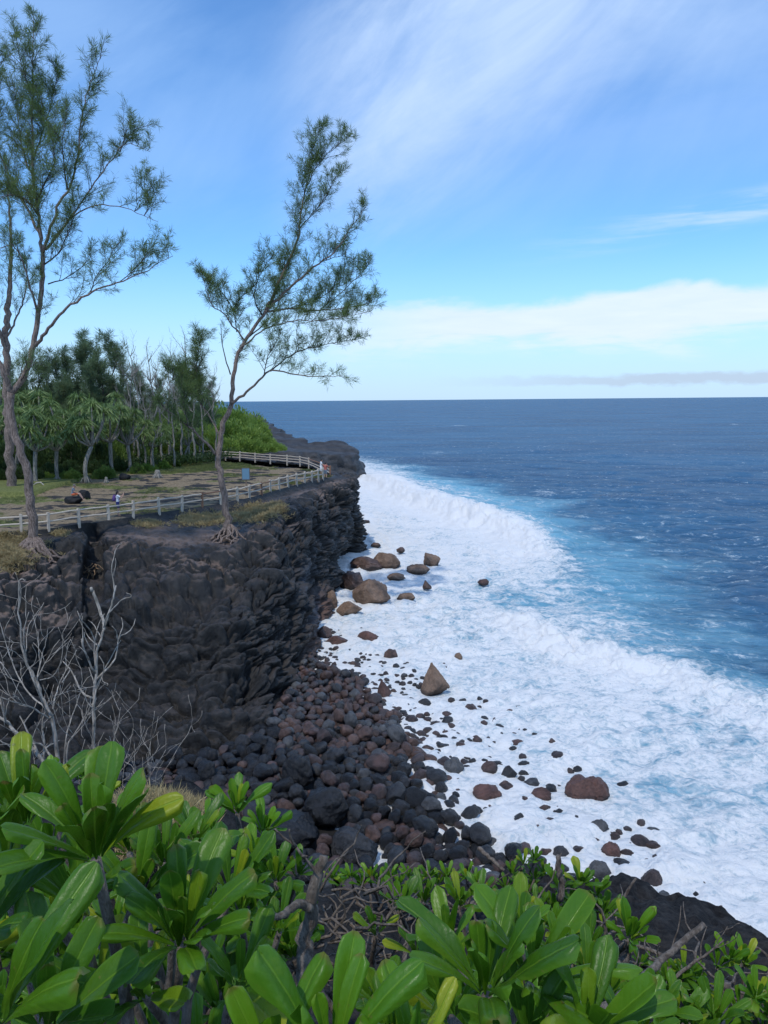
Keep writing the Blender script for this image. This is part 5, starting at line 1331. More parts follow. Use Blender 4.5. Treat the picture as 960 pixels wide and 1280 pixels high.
# grass on the lawn and ledges
def grass(name, label, pts, L_, mat_, k=9, lean=0.5):
    pp_ = np.repeat(pts, k, 0) + g.normal(size=(len(pts) * k, 3)) * [0.07, 0.07, 0]
    dr_ = g.normal(size=pp_.shape) * lean + [0, 0, 1.0]
    o = blade_obj(name, [blades(pp_, dr_, L_ * g.uniform(0.5, 1.2, len(pp_)), L_ * 0.09, bend=0.6)], mat_)
    prop(o, label, 'grass', kind='stuff')
gi = g.integers(0, G.shape[0], 60000); gj = g.integers(3, NG, 60000); gp = G[gi, gj]
gm = grassm[gi, gj] > 0.42 + 0.3 * g.random(60000)
grass('lawn_grass', 'patchy green grass on the plateau', gp[gm][:14000], 0.22, MAT['grass_green'])
# dry tufts hanging on the ledge below the fence
tuft_pts = []
for (px, py, rx, ry, n) in [(325, 640, 26, 9, 500), (250, 650, 26, 7, 420), (290, 648, 40, 7, 300), (10, 690, 40, 22, 700), (185, 655, 20, 4, 120), (-20, 690, 40, 25, 500), (345, 634, 10, 4, 160), (75, 668, 10, 3, 60)]:
    for _ in range(n):
        tuft_pts.append(on_cliff(px + g.normal() * rx * 0.55, py + g.normal() * ry * 0.55, 0.1, 2.2))
tuft_pts = np.array(tuft_pts)
grass('ledge_grass', 'dry straw-coloured grass on the ledge below the fence', tuft_pts, 0.42, MAT['grass_dry'], 12, 0.8)
# small things on the lawn
st_p = ground_pt(197, 598); mb = MB()
mb.ring_tube([(0, 0, -0.1), (0.03, 0, 0.3), (0.0, 0.02, 0.62), (0.02, 0, 0.8)], [0.42, 0.30, 0.27, 0.2], 12)
for k in range(6): a = k * 1.05; mb.ring_tube([(0.2 * math.cos(a), 0.2 * math.sin(a), 0.4), (0.42 * math.cos(a), 0.42 * math.sin(a), 0.12), (0.7 * math.cos(a), 0.7 * math.sin(a), -0.1)], [0.11, 0.09, 0.03], 6)
o = mb.build('tree_stump', MAT['bark_pale']); o.location = [float(v) for v in st_p]; prop(o, 'pale weathered tree stump on the lawn before the bushes', 'stump')
o = mb.build('tree_stump', MAT['bark_pale']); p = ground_pt(133, 604); o.location = [float(v) for v in p]; o.scale = (.5, .5, .7); prop(o, 'small pale stump at the lawn edge near a dark stone', 'stump')
p = ground_pt(156, 600); v, f = boulder_mesh(91, 4, facets=2); o = link('rock', mesh_np('rock', v * 0.55, f), MAT['lava_black']); o.location = (p[0], p[1], p[2] + 0.2); prop(o, 'dark round stone on the lawn between two stumps', 'rock')
p = ground_pt(50, 612); mb = MB(); mb.ring_tube([(-0.9, 0, 0.05), (-0.3, 0.1, 0.5), (0.1, 0, 0.55), (0.4, 0.1, 0.2), (0.5, 0, 0)], [0.05, 0.06, 0.06, 0.04, 0.02], 7)
o = mb.build('fallen_branch', MAT['deadwood']); o.location = [float(v) for v in p]; prop(o, 'bent pale dead branch arching on the lawn left of the seated man', 'branch')

cp = on_cliff(119, 722, 1.2, 5); mb = MB(); gg = np.random.default_rng(2)
for k in range(26):
    q = [np.array([gg.normal() * 0.25, -0.2, gg.uniform(-0.5, 0.9)])]; dc = unit(gg.normal(size=3) * [1, .3, .8])
    for _ in range(6): dc = unit(dc + 0.5 * gg.normal(size=3) + [0, 0, -0.1]); q.append(q[-1] + dc * gg.uniform(0.08, 0.16))
    mb.ring_tube(q, np.linspace(0.035, 0.010, 7), 5)
barkmat('straw_root', (0.20, 0.13, 0.08), (0.45, 0.31, 0.19))
o = mb.build('hanging_roots', MAT['straw_root']); o.location = [float(v) for v in cp]; prop(o, 'knot of straw-coloured roots hanging in the dark cleft beside the tallest casuarina', 'roots')
# ------------------------------------------------------------------ foreground: naupaka shrubs
def leaf_material(name, hue):
    m, t = material(name)
    uvn = t.N.new('ShaderNodeAttribute'); uvn.attribute_name = 'luv'
    s = t.N.new('ShaderNodeSeparateXYZ'); t.L.new(uvn.outputs['Vector'], s.inputs[0]); u, v, r = s.outputs
    au = t.m('ABSOLUTE', u)
    rib = t.m('SUBTRACT', 1.0, t.step(au, 0.02, 0.085))
    vein = t.m('SINE', t.m('ADD', t.m('MULTIPLY', v, 62.0), t.m('MULTIPLY', au, -16.0)))
    veins = t.m('MULTIPLY', t.step(vein, 0.82, 1.0), 0.10)
    n = t.noise(t.pos, 22, 5, 0.6); n2 = t.noise(t.pos, 140, 3, 0.6)
    a, b, c_ = hue
    col = t.mix(t.m('ADD', t.m('MULTIPLY', n, 0.7), t.m('MULTIPLY', t.m('SUBTRACT', r, 0.5), 0.9), clamp=True), a, b)
    col = t.mix(t.m('MULTIPLY', t.step(r, 0.86, 0.98), t.m('ADD', 0.35, t.m('MULTIPLY', t.step(v, 0.3, 1.0), 0.5))), col, c_)      # the odd yellowing leaf
    edge = t.m('MULTIPLY', t.step(au, 0.72, 1.0), 0.35)
    col = t.mix(edge, col, (0.17, 0.32, 0.02, 1))
    col = t.mix(t.m('MULTIPLY', t.m('ADD', t.m('MULTIPLY', rib, 0.75), veins), 0.55), col, (0.22, 0.38, 0.03, 1))
    blot = t.noise(t.pos, 14, 4, 0.7)
    col = t.mix(t.m('MULTIPLY', t.step(blot, 0.54, 0.72), 0.28), col, (0.20, 0.27, 0.02, 1))
    sp_n = t.noise(t.pos, 70, 3, 0.6)
    col = t.mix(t.m('MULTIPLY', t.step(sp_n, 0.66, 0.71), 0.75), col, (0.14, 0.10, 0.03, 1))
    tipm = t.m('MULTIPLY', t.step(t.m('ADD', v, t.m('MULTIPLY', t.m('SUBTRACT', n, 0.5), 0.25)), 0.93, 1.0), t.step(t.m('FRACT', t.m('MULTIPLY', r, 7.3)), 0.45, 0.6))
    col = t.mix(t.m('MULTIPLY', tipm, 0.85), col, (0.16, 0.085, 0.025, 1))
    h = t.m('ADD', t.m('ADD', t.m('MULTIPLY', n2, 0.25), t.m('MULTIPLY', n, 1.3)), t.m('ADD', t.m('MULTIPLY', vein, 0.03), t.m('MULTIPLY', rib, 0.6)))
    ba = t.geo.outputs['Backfacing']
    col = t.mix(t.m('MULTIPLY', ba, 0.35), col, (0.10, 0.24, 0.02, 1))
    rr_ = t.m('ADD', 0.24, t.m('MULTIPLY', n, 0.28))
    p = principled(t, col, rr_, t.bump(h, 0.5, 0.004), 0.3)
    tr = t.node('ShaderNodeBsdfTranslucent', {'Color': t.mix(0.5, col, (0.16, 0.36, 0.03, 1))})
    mx = t.node('ShaderNodeMixShader', {0: 0.22}); t.L.new(p, mx.inputs[1]); t.L.new(tr.outputs[0], mx.inputs[2])
    t.surf(mx.outputs[0]); return m
NAU = leaf_material('naupaka_leaf', ((0.008, 0.048, 0.001, 1), (0.100, 0.215, 0.002, 1), (0.38, 0.34, 0.01, 1)))
NAU2 = leaf_material('naupaka_leaf_pale', ((0.028, 0.11, 0.002, 1), (0.145, 0.29, 0.004, 1), (0.46, 0.40, 0.02, 1)))
def leaf_geo(L, W, bend, cup, roll, twist, wavy, g, nt=14, ns=8):
    t_ = np.linspace(0, 1, nt); s_ = np.linspace(-1, 1, ns + 1)
    wd = (t_ ** 1.1) * np.clip(1 - t_, 0, 1) ** 0.29; wd = wd / wd.max(); wd = 0.09 + 0.91 * wd; wd[-1] = 0.22
    wd = W * 0.5 * wd * (1 + 0.04 * np.sin(t_ * 9 + g.random() * 6))
    # centre line bends away from the rosette axis
    ang = bend * t_ ** 1.6; dl = L / (nt - 1)
    cy = np.concatenate([[0], np.cumsum(np.cos(ang[1:]) * dl)]); cz = np.concatenate([[0], np.cumsum(-np.sin(ang[1:]) * dl)])
    S_, T_ = np.meshgrid(s_, t_)
    wdd = wd[:, None] * S_
    curl = cup * S_**2 * wd[:, None] - roll * np.abs(S_)**3.5 * wd[:, None] * (0.3 + 0.9 * T_) + wavy * L * np.sin(T_ * 11 + S_ * 2 + g.random() * 6) * np.abs(S_)**1.5 * 0.03
    curl += -0.10 * wd[:, None] * np.exp(-(S_ / 0.14)**2)      # midrib groove
    curl = curl + 0.006 * W * np.sin(T_ * 34 - np.abs(S_) * 5) * (1 - np.abs(S_))
    w_in = wdd * (1 - 0.25 * roll * np.abs(S_)**3 - 0.12 * cup * np.abs(S_)**2)
    tw = twist * T_
    x = w_in * np.cos(tw) - curl * np.sin(tw); zz = w_in * np.sin(tw) + curl * np.cos(tw)
    na = ang[:, None]
    y = cy[:, None] + np.sin(na) * zz; z = cz[:, None] + np.cos(na) * zz
    V = np.stack([x, y, z], -1).reshape(-1, 3)
    uv = np.stack([S_, T_], -1).reshape(-1, 2)
    return V, grid_faces(nt, ns + 1), uv
def rosette_geo(axis, L, n, g, spread=(0.05, 0.70), wide=0.345, hero=False):
    """leaf stack round an axis; y of each leaf runs outward, z faces the axis"""
    ax = Vector(axis).normalized(); e1 = ax.orthogonal().normalized(); e2 = ax.cross(e1)
    Vs, Fs, Us, off = [], [], [], 0; a = g.random() * 6.28
    n = max(7, int(n * 0.95))
    for k in range(n):
        f = (k + 0.5) / n; a += 2.39996 + g.normal() * 0.22
        tilt = spread[0] + (spread[1] - spread[0]) * f ** 0.9 + g.normal() * 0.12
        ll = L * (0.55 + 0.5 * min(1, f * 1.5)) * g.uniform(0.82, 1.12)
        W = ll * wide * g.uniform(0.85, 1.15)
        V, F, uv = leaf_geo(ll, W, g.uniform(-0.1, 0.45) + 0.35 * f, g.uniform(0.3, 0.9), g.uniform(0.3, 1.3), g.normal() * 0.25, g.uniform(0, 1), g, *( (18, 10) if hero else (11, 6)))
        rad = e1 * math.cos(a) + e2 * math.sin(a)
        ydir = ax * math.cos(tilt) + rad * math.sin(tilt); zdir = ax * math.sin(tilt) - rad * math.cos(tilt); xdir = ydir.cross(zdir)
        M = np.array([xdir, ydir, zdir])
        Vs.append(V @ M + np.array(ax) * (-0.10 * L * f) + np.array(rad) * 0.012); Fs.append(F + off); off += len(V)
        Us.append(np.concatenate([uv, np.full((len(V), 1), g.random())], 1))
    return np.concatenate(Vs), np.concatenate(Fs), np.concatenate(Us)
gF = np.random.default_rng(21)
def naupaka(label, base_px, ros, mat_=None, group=None, seed=0):
    """ros: (px, py, dist, leaf length, leaves, axis)"""
    g = np.random.default_rng(100 + seed)
    bx_ = D(*base_px); base = np.array([bx_[0], bx_[1], hz(bx_[0], bx_[1])])
    root = thing('naupaka_shrub', label, 'shrub', base, 0, group)
    mb = MB()
    for (px, py, d_, L, n, ax) in ros:
        c = D(px, py, d_) - base
        V, F, U = rosette_geo(ax, L, n, g, hero=(L * 960 / d_ > 85))
        if 'turning yellow' in label:
            nv = len(V) // max(7, int(n * 0.95)); U[:, 2] = np.minimum(U[:, 2], 0.8)
            if px > 500: U[nv * 2:nv * 3, 2] = 0.97
        me = mesh_np('leaf_rosette', V, F, True, attrs={'luv': U}); o = link('leaf_rosette', me, mat_ or NAU, root); o.location = [float(q) for q in c]
        axn = unit(np.array(ax, float)); e = c - axn * 0.12 * L
        st = np.array([g.normal() * 0.12, g.normal() * 0.12, -0.03])
        mid = c - axn * (0.35 * np.linalg.norm(c - st)) + g.normal(size=3) * 0.04
        mid[2] = max(mid[2], 0.1)
        pts = path([st, (st * .5 + mid * .5) + g.normal(size=3) * 0.03, mid, e], 5)
        mb.ring_tube(pts, np.linspace(0.016, 0.0085, len(pts)), 7)
    mb.build('branch', MAT['driftwood'], root)
    return root
UPP = (0, -0.12, 1)
naupaka('large glossy naupaka at the left edge with its leaves opening towards the lower left corner', (40, 1300, 0.95), [
    (-8, 1272, 0.80, 0.175, 13, (0.15, -0.2, 1)), (60, 1275, 0.95, 0.15, 11, (0.3, -0.3, 1)), (-40, 1180, 0.95, 0.16, 12, (0.1, 0, 1))], seed=1)
naupaka('glossy naupaka at upper left with one tall rolled leaf standing above the rest', (100, 1280, 1.25), [
    (118, 1062, 1.10, 0.170, 17, (0.05, -0.25, 1)), (28, 1024, 1.3, 0.15, 14, (-0.1, -0.1, 1)), (0, 1075, 1.25, 0.14, 12, (-0.1, -0.2, 1)), (95, 1130, 1.3, 0.15, 12, (0, -0.5, 1)), (170, 1120, 1.3, 0.14, 11, (0.3, -0.4, 1))], seed=2)
naupaka('glossy naupaka left of centre with a fan of upright leaves around one bud', (230, 1330, 1.2), [
    (226, 1172, 1.15, 0.16, 18, (0.05, -0.3, 1)), (290, 1110, 1.5, 0.13, 13, (0.2, -0.1, 1)), (180, 1240, 1.2, 0.14, 12, (-0.1, -0.5, 1)), (300, 1230, 1.35, 0.13, 10, (0.3, -0.4, 1)), (120, 1240, 1.35, 0.14, 12, (-0.1, -0.5, 1))], seed=3)
naupaka('nearest naupaka at the bottom centre with broad upright leaves, one turning yellow', (420, 1420, 0.9), [
    (415, 1322, 0.92, 0.178, 10, (-0.02, -0.12, 1)), (520, 1330, 0.95, 0.15, 8, (0.25, -0.1, 1)), (340, 1345, 0.95, 0.16, 8, (-0.35, -0.05, 1))], NAU2, seed=4)
naupaka('tall naupaka right of centre with long upright dark green leaves', (620, 1330, 1.25), [
    (608, 1232, 1.10, 0.165, 14, (-0.05, -0.1, 1)), (668, 1222, 1.15, 0.155, 12, (0.3, -0.2, 1)), (560, 1265, 1.2, 0.14, 10, (-0.3, -0.2, 1)), (560, 1180, 1.6, 0.13, 11, (-0.1, 0, 1)), (650, 1165, 1.9, 0.13, 12, (0, -0.1, 1))], seed=5)
naupaka('low naupaka at the bottom right with one broad leaf reaching sideways', (720, 1340, 1.15), [
    (735, 1292, 1.05, 0.15, 11, (0.25, -0.3, 1)), (660, 1300, 1.1, 0.15, 10, (0, -0.3, 1)), (790, 1300, 1.25, 0.12, 9, (0.2, -0.3, 1))], seed=6)
naupaka('pale green naupaka rosette standing alone on a bare stem before the black lava', (770, 1245, 2.7), [
    (787, 1172, 2.55, 0.145, 15, (0.05, -0.35, 1))], NAU2, seed=7)
naupaka('bright small-leaved naupaka above the dry grass tuft', (300, 1090, 2.9), [
    (296, 1012, 2.7, 0.15, 15, (0, -0.3, 1)), (330, 1040, 2.9, 0.13, 13, (0.2, -0.2, 1)), (262, 1040, 2.7, 0.13, 12, (-0.2, -0.2, 1)), (318, 1075, 2.5, 0.13, 13, (0.1, -0.4, 1))], NAU2, seed=8)
naupaka('leafy naupaka cluster below the bright rosettes left of the dark gap', (330, 1180, 2.1), [
    (345, 1100, 2.4, 0.13, 13, (0.1, -0.3, 1)), (300, 1140, 2.0, 0.13, 12, (0, -0.3, 1)), (270, 1075, 2.3, 0.13, 12, (-0.1, -0.3, 1)), (372, 1092, 3.0, 0.13, 13, (0.1, -0.3, 1)), (350, 1160, 1.9, 0.12, 10, (0.2, -0.3, 1))], seed=9)
naupaka('pale crumpled naupaka behind the tall rolled leaf at left', (85, 1010, 3.3), [
    (78, 985, 3.2, 0.12, 14, (0, -0.2, 1)), (100, 972, 3.4, 0.11, 12, (0.1, -0.2, 1)), (120, 1000, 3.2, 0.12, 12, (0, -0.2, 1)), (60, 975, 3.5, 0.11, 11, (0, -0.2, 1))], NAU2, seed=10)
naupaka('small dense naupaka tuft at the top of the right-hand slope', (655, 1110, 6.2), [
    (x, y, 6.0, 0.125, 11, (0.1 * math.sin(x), -0.2, 1)) for x, y in [(640, 1092), (655, 1080), (668, 1076), (648, 1104), (668, 1098), (632, 1110), (662, 1116), (680, 1092)]], seed=11)
naupaka('wide naupaka clump halfway down the right-hand slope', (715, 1160, 4.2), [
    (x, y, 4.2, 0.14, 13, (0.15 * math.sin(x), -0.25, 1)) for x, y in [(700, 1110), (725, 1105), (745, 1118), (712, 1130), (735, 1140), (690, 1135), (755, 1142), (700, 1155), (670, 1140), (650, 1135)]], seed=12)
naupaka('naupaka with narrow leaves low on the right slope beside a grey twig', (860, 1260, 3.6), [
    (x, y, 3.5, 0.13, 13, (0.1, -0.3, 1)) for x, y in [(855, 1218), (835, 1228), (872, 1232), (850, 1245), (828, 1252), (876, 1255)]], seed=13)
naupaka('naupaka rosettes against the foam at the right edge of the slope', (915, 1230, 4.0), [
    (x, y, 4.0, 0.14, 13, (0.1, -0.3, 1)) for x, y in [(912, 1198), (930, 1205), (897, 1208)]], NAU2, seed=14)
naupaka('naupaka in the bottom right corner of the slope', (940, 1290, 2.8), [
    (x, y, 2.8, 0.13, 13, (0.1, -0.3, 1)) for x, y in [(945, 1248), (962, 1268), (925, 1262), (905, 1285), (955, 1290)]], NAU2, seed=15)
naupaka('leafy naupaka filling the bottom right between the grey branch and the thick stem', (840, 1310, 2.0), [
    (x, y, 2.0, 0.12, 12, (0.15 * math.sin(x), -0.3, 1)) for x, y in [(850, 1275), (825, 1262), (870, 1290), (800, 1285), (895, 1275)]], seed=19)
naupaka('mid-sized naupaka between the tallest rosette and the dry grass mound', (200, 1200, 1.9), [
    (205, 1075, 1.7, 0.14, 14, (0.1, -0.3, 1)), (160, 1060, 1.9, 0.14, 14, (-0.1, -0.2, 1)), (245, 1050, 2.1, 0.13, 13, (0.2, -0.2, 1)), (60, 1070, 1.6, 0.14, 13, (-0.2, -0.3, 1)), (10, 1120, 1.3, 0.14, 12, (0, -0.4, 1))], seed=20)
naupaka('dense naupaka filling the slope between the lone pale rosette and the tall leaves', (730, 1270, 2.6), [
    (x, y, 2.7, 0.12, 13, (0.15 * math.sin(x), -0.3, 1)) for x, y in [(735, 1185), (705, 1175), (750, 1210), (720, 1205), (765, 1262), (742, 1250), (810, 1268), (690, 1160)]], seed=22)
naupaka('small naupaka tufts dotted along the black lava edge at right', (850, 1210, 4.6), [
    (x, y, 4.6, 0.12, 11, (0.15 * math.sin(x), -0.3, 1)) for x, y in [(800, 1205), (818, 1218), (838, 1212), (770, 1145), (760, 1165), (812, 1240)]], seed=23)
naupaka('row of tiny naupaka tufts along the edge above the boulders', (480, 1120, 6.0), [
    (x, 1101 + 5 * math.sin(x * 1.3), 5.9, 0.125, 11, (0.2 * math.sin(x), -0.2, 1)) for x in range(415, 600, 12)], NAU2, seed=16)
naupaka('naupaka between the dark gap and the tall upright leaves', (520, 1220, 2.4), [
    (500, 1135, 3.0, 0.13, 12, (0, -0.2, 1)), (530, 1125, 3.4, 0.13, 12, (0, -0.2, 1)), (600, 1118, 3.6, 0.13, 12, (0, -0.2, 1)), (575, 1130, 3.2, 0.13, 12, (0, -0.2, 1)), (470, 1165, 2.4, 0.10, 7, (0, -0.2, 1)), (520, 1190, 2.2, 0.12, 9, (0, -0.3, 1)), (620, 1140, 3.0, 0.13, 12, (0, -0.2, 1))], seed=17)
naupaka('naupaka deep in shade between the tall leaves and the lone pale rosette', (700, 1240, 2.4), [
    (700, 1190, 2.5, 0.13, 12, (0, -0.3, 1)), (735, 1215, 2.3, 0.13, 12, (0.1, -0.3, 1)), (690, 1235, 2.0, 0.13, 12, (0, -0.3, 1)), (760, 1240, 2.1, 0.12, 10, (0, -0.3, 1)), (800, 1245, 2.6, 0.12, 9, (0, -0.3, 1))], seed=18)
# shaded leaves filling the thicket underneath
fill = []
for k in range(64):
    px = gF.uniform(-60, 375); py = gF.uniform(1085, 1340); d_ = 1.55 + (1330 - py) / 255 * 1.1 + gF.uniform(0, 0.4); fill.append((px, py, d_, 0.14, 11, (gF.normal() * 0.25, -0.3 + gF.normal() * 0.2, 1)))
naupaka('shaded naupaka thicket filling the space under the left-hand leaves', (150, 1350, 1.6), fill, seed=30)
fill = []
for k in range(34):
    px = gF.uniform(455, 760); py = gF.uniform(1215, 1340); d_ = 1.5 + (1330 - py) / 255 * 1.2 + gF.uniform(0, 0.4); fill.append((px, py, d_, 0.14, 11, (gF.normal() * 0.25, -0.3 + gF.normal() * 0.2, 1)))
naupaka('shaded naupaka thicket under the upright leaves right of centre', (600, 1350, 1.7), fill, seed=31)

# ------------------------------------------------------------------ dead wood
def deadshrub(name, label, cat, base, stems, seed, mat_='deadwood', depth=3, part=None, group=None, subs=1.0, tl_=1.0):
    """stems: (points, r0, r1) in world space; side twigs grow from them"""
    g = np.random.default_rng(seed); mb = MB()
    def side(p, d_, L_, r_, lv):
        q = [p]; dc = d_
        for _ in range(5): dc = unit(dc + g.normal(size=3) * 0.20 + [0, 0, 0.10]); q.append(q[-1] + dc * L_ / 5)
        mb.ring_tube(q, np.linspace(r_ * 0.7, max(r_ * 0.3, 0.002), 6), 5)
        if lv > 0:
            for _ in range(g.integers(1, 4)):
                j = g.integers(2, 6); side(q[j], unit(dc + g.normal(size=3) * 0.75 + [0, 0, .2]), L_ * g.uniform(0.4, 0.75), r_ * 0.6, lv - 1)
    for (pts, r0, r1, ns) in stems:
        c = path([np.asarray(p) - base for p in pts], 5); n = len(c); c[1:-1] += g.normal(size=(n - 2, 3)) * min(0.012, r0 * 0.14)
        mb.ring_tube(c, np.linspace(r0, r1, n) * (0.5 if name == 'dead_shrub' else 1.0), 7)
        for _ in range(int(ns * subs)):
            f = g.uniform(0.25, 0.98); i = int(f * (n - 1)); tg = unit(c[min(i + 1, n - 1)] - c[max(i - 1, 0)])
            side(c[i], unit(tg + g.normal(size=3) * 0.8 + [0, 0, 0.3]), g.uniform(0.2, 0.6) * (1.2 - f * 0.5) * tl_, max(r1 * 0.8, r0 * (1 - f) * 0.35), depth - 2)
    o = mb.build(name, MAT[mat_]); o.location = [float(v) for v in base]
    return prop(o, label, cat, group)
Yd = 6.6
def e_(x, y, dy=0.0): return D(x, y, Yd + dy)
bs_ = on_headland(118, 1010, 6.0); bs_[2] = e_(118, 1000, 0)[2] - 0.1
deadshrub('dead_shrub', 'bleached dead shrub with one tall forked stem standing before the dark cliff', 'dead shrub', e_(118, 1010), [
    ([e_(118, 1010), e_(117, 930), e_(117, 890), e_(120, 850), e_(122, 815), e_(130, 785)], 0.030, 0.019, 5),
    ([e_(130, 787), e_(129, 775, .05), e_(123, 758, .1), e_(116, 740, .1), e_(114, 735, .1)], 0.026, 0.027, 0),
    ([e_(130, 784), e_(138, 760), e_(142, 745), e_(145, 732)], 0.020, 0.012, 1),
    ([e_(130, 784), e_(134, 770, -.1), e_(150, 752, -.2), e_(164, 745, -.2), e_(158, 741, -.2)], 0.014, 0.006, 0),
    ([e_(123, 808), e_(110, 795, .1), e_(99, 774, .1)], 0.011, 0.004, 0), ([e_(126, 796), e_(116, 780, .1), e_(110, 775, .1)], 0.009, 0.004, 0),
    ([e_(124, 820), e_(130, 832), e_(126, 850), e_(118, 868)], 0.009, 0.006, 2),
    ([e_(119, 885), e_(132, 878), e_(143, 870)], 0.008, 0.003, 0),
    ([e_(120, 1005), e_(135, 950), e_(146, 910), e_(151, 884)], 0.014, 0.004, 4),
    ([e_(122, 1005), e_(145, 970), e_(160, 940), e_(166, 912)], 0.014, 0.004, 4),
    ([e_(122, 1005), e_(128, 960), e_(122, 935), e_(130, 915)], 0.014, 0.004, 5),
    ([e_(124, 1010), e_(158, 985), e_(172, 975)], 0.012, 0.004, 4)], 3)
deadshrub('dead_shrub', 'spreading bleached dead shrub of many curved twigs at the left edge', 'dead shrub', e_(70, 1000, .1), [
    ([e_(78, 990), e_(66, 905), e_(52, 870), e_(45, 850), e_(30, 822), e_(26, 790), e_(24, 730), e_(32, 725)], 0.040, 0.005, 3),
    ([e_(60, 895), e_(46, 860, -.2), e_(34, 830, -.2), e_(30, 790, -.3), e_(36, 765, -.3)], 0.018, 0.005, 3),
    ([e_(56, 885), e_(35, 865, .2), e_(18, 835, .3), e_(6, 800, .3), e_(0, 778, .3)], 0.016, 0.005, 4),
    ([e_(64, 900), e_(40, 885, -.2), e_(10, 875, -.4), e_(-20, 865, -.5)], 0.018, 0.006, 5),
    ([e_(66, 886), e_(72, 860, .2), e_(84, 835, .3), e_(96, 812, .4)], 0.013, 0.005, 1),
    ([e_(45, 855), e_(52, 820, .2), e_(58, 800, .2), e_(60, 783, .2)], 0.012, 0.004, 3),
    ([e_(50, 850), e_(66, 845, -.1), e_(78, 826, -.1)], 0.010, 0.004, 2),
    ([e_(82, 990), e_(84, 935), e_(95, 915), e_(112, 885), e_(120, 870)], 0.018, 0.006, 4),
    ([e_(80, 985), e_(82, 925), e_(96, 880, .2), e_(104, 855, .2), e_(114, 843, .2)], 0.014, 0.004, 4),
    ([e_(74, 960), e_(50, 930), e_(20, 935, -.2), e_(-10, 920, -.3)], 0.022, 0.006, 5),
    ([e_(76, 1000), e_(60, 960), e_(30, 925), e_(5, 900), e_(-20, 890)], 0.045, 0.02, 5),
    ([e_(72, 985), e_(40, 985), e_(10, 970), e_(-10, 960)], 0.018, 0.005, 4)], 4)
dt = e_(190, 1000, -.4)
deadshrub('dead_shrub', 'few thin bleached twigs sticking out of the dry grass tuft', 'dead shrub', dt, [([dt + [0.05 * k - .1, 0, 0], dt + [0.055 * k - .12, 0, .22], dt + [0.09 * k - .15, 0, .36 + .03 * (k % 3)]], 0.006, 0.003, 2) for k in range(5)], 8)
# driftwood and roots among the shrubs
def stick(label, pts, r0, r1, seed, ns=0, name='dead_branch', mat_='driftwood'):
    base = np.asarray(pts[0]); deadshrub(name, label, 'branch', base, [(pts, r0, r1, ns)], seed, mat_, tl_=0.3)
stick('thick knobbly dead branch rising through the dark gap between the shrubs', [D(380, 1290, 1.75), D(382, 1220, 1.8), D(384, 1160, 1.85), D(392, 1110, 1.85), D(405, 1070, 1.85)], 0.028, 0.012, 1, 1)
stick('forked arm of grey dead wood crossing the dark gap', [D(388, 1135, 1.83), D(372, 1130, 1.8), D(358, 1142, 1.75), D(340, 1148, 1.7)], 0.013, 0.008, 2)
stick('long grey-brown dead branch slanting up towards the black lava', [D(730, 1275, 1.9), D(770, 1250, 2.0), D(805, 1222, 2.1), D(840, 1190, 2.2), D(880, 1155, 2.25)], 0.016, 0.009, 3, 1)
stick('upright grey twig above the slope left of the lone pale rosette', [D(700, 1125, 4.0), D(702, 1105, 4.0), D(698, 1085, 4.0), D(698, 1070, 4.0)], 0.022, 0.014, 4)
stick('curved brown stem under the lone pale rosette', [D(740, 1215, 2.5), D(765, 1208, 2.55), D(785, 1195, 2.6), D(789, 1180, 2.6)], 0.018, 0.012, 5)
stick('thin forked twig reaching right above the black lava', [D(840, 1225, 3.2), D(865, 1205, 3.2), D(885, 1192, 3.2), D(905, 1175, 3.2)], 0.009, 0.004, 6, 2)
stick('thin curved twig at the top of the lava slope', [D(775, 1135, 3.8), D(782, 1118, 3.8), D(790, 1105, 3.8), D(795, 1098, 3.8)], 0.010, 0.006, 7)
stick('pale twig leaning off the right-hand slope edge', [D(920, 1215, 4.2), D(938, 1190, 4.2), D(948, 1185, 4.2), D(965, 1200, 4.2)], 0.010, 0.005, 9, 1)
stick('thick weathered stem in the bottom right corner', [D(885, 1300, 2.0), D(898, 1272, 2.1), D(905, 1245, 2.2), D(908, 1228, 2.2)], 0.026, 0.014, 10)
stick('straight pale twig in front of the boulder beach, left of the top tuft', [D(598, 1060, 6.6), D(612, 1072, 6.5), D(630, 1088, 6.4)], 0.022, 0.014, 12)
rootmb = MB(); g = np.random.default_rng(3)
bR = D(430, 1180, 2.4)
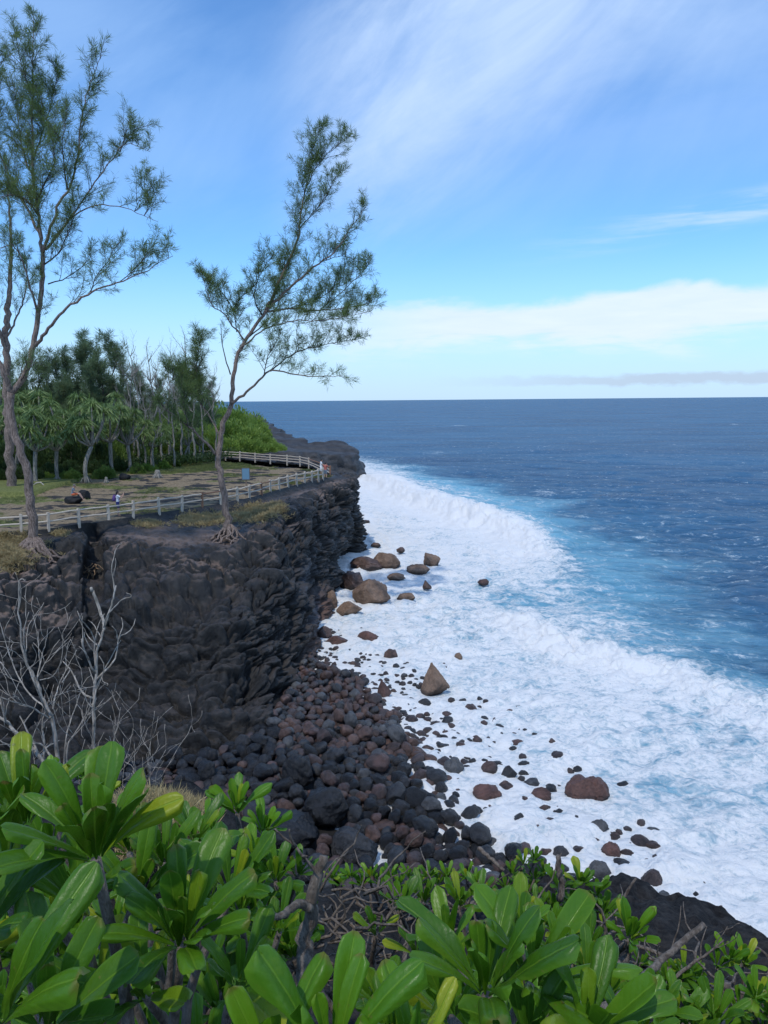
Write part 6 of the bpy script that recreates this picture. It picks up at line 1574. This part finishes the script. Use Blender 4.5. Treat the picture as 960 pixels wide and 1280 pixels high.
for k in range(60):
    px, py = g.uniform(375, 475), g.uniform(1110, 1260); q = [D(px, py, 2.5 + g.uniform(-.3, .5)) - bR]; dc = unit(g.normal(size=3) * [1, .4, .7])
    for _ in range(7): dc = unit(dc + 0.45 * g.normal(size=3)); q.append(q[-1] + dc * g.uniform(0.03, 0.07))
    rootmb.ring_tube(q, np.linspace(0.006, 0.002, 8), 4)
o = rootmb.build('root_tangle', MAT['driftwood']); o.location = [float(v) for v in bR]; prop(o, 'tangle of thin exposed roots in the dark gap between the shrubs', 'roots', kind='stuff')
tw2 = MB(); 
for k in range(70):
    px = g.uniform(560, 960); py = np.interp(px, [560, 760, 960], [1120, 1150, 1240]) + g.uniform(0, 90); dd_ = np.interp(px, [560, 960], [4.5, 3.4]) + g.uniform(-.5, .5); q = [D(px, py, dd_) - bR]; dc = unit(g.normal(size=3) * [1, .4, .5])
    for _ in range(7): dc = unit(dc + 0.35 * g.normal(size=3) + [0, 0, .05]); q.append(q[-1] + dc * g.uniform(0.04, 0.10))
    tw2.ring_tube(q, np.linspace(0.008, 0.003, 8), 4)
o = tw2.build('dry_twigs', MAT['driftwood']); o.location = [float(v) for v in bR]; prop(o, 'dry tangled twigs among the shrubs of the right-hand slope', 'twigs', kind='stuff')
# dry grass tuft at the left
def tuftgrass(name, label, px0, px1, top, dist, n, mat_, L_=0.28):
    ps = []
    for _ in range(n):
        px = g.uniform(px0, px1); f = (px - px0) / (px1 - px0); y0 = np.interp(f, np.linspace(0, 1, len(top)), top)
        ps.append(D(px, y0 + 16 + abs(g.normal()) * 30, dist + g.normal() * 0.25))
    ps = np.array(ps); ps_ = np.repeat(ps, 5, 0) + g.normal(size=(n * 5, 3)) * 0.02
    o = blade_obj(name, [blades(ps_, g.normal(size=ps_.shape) * 0.35 + [0, 0, 1], L_ * g.uniform(0.3, 1.0, n * 5), 0.007, bend=0.5)], mat_); prop(o, label, 'grass', kind='stuff')
tuftgrass('dry_grass', 'mound of fine straw-coloured grass behind the left-hand leaves', 150, 262, [990, 985, 990, 1005], 4.6, 5000, MAT['grass_dry'], 0.16)
tuftgrass('green_grass', 'green blades mixed into the dry grass mound', 160, 200, [1005, 1008], 4.4, 500, MAT['grass_green'], 0.15)
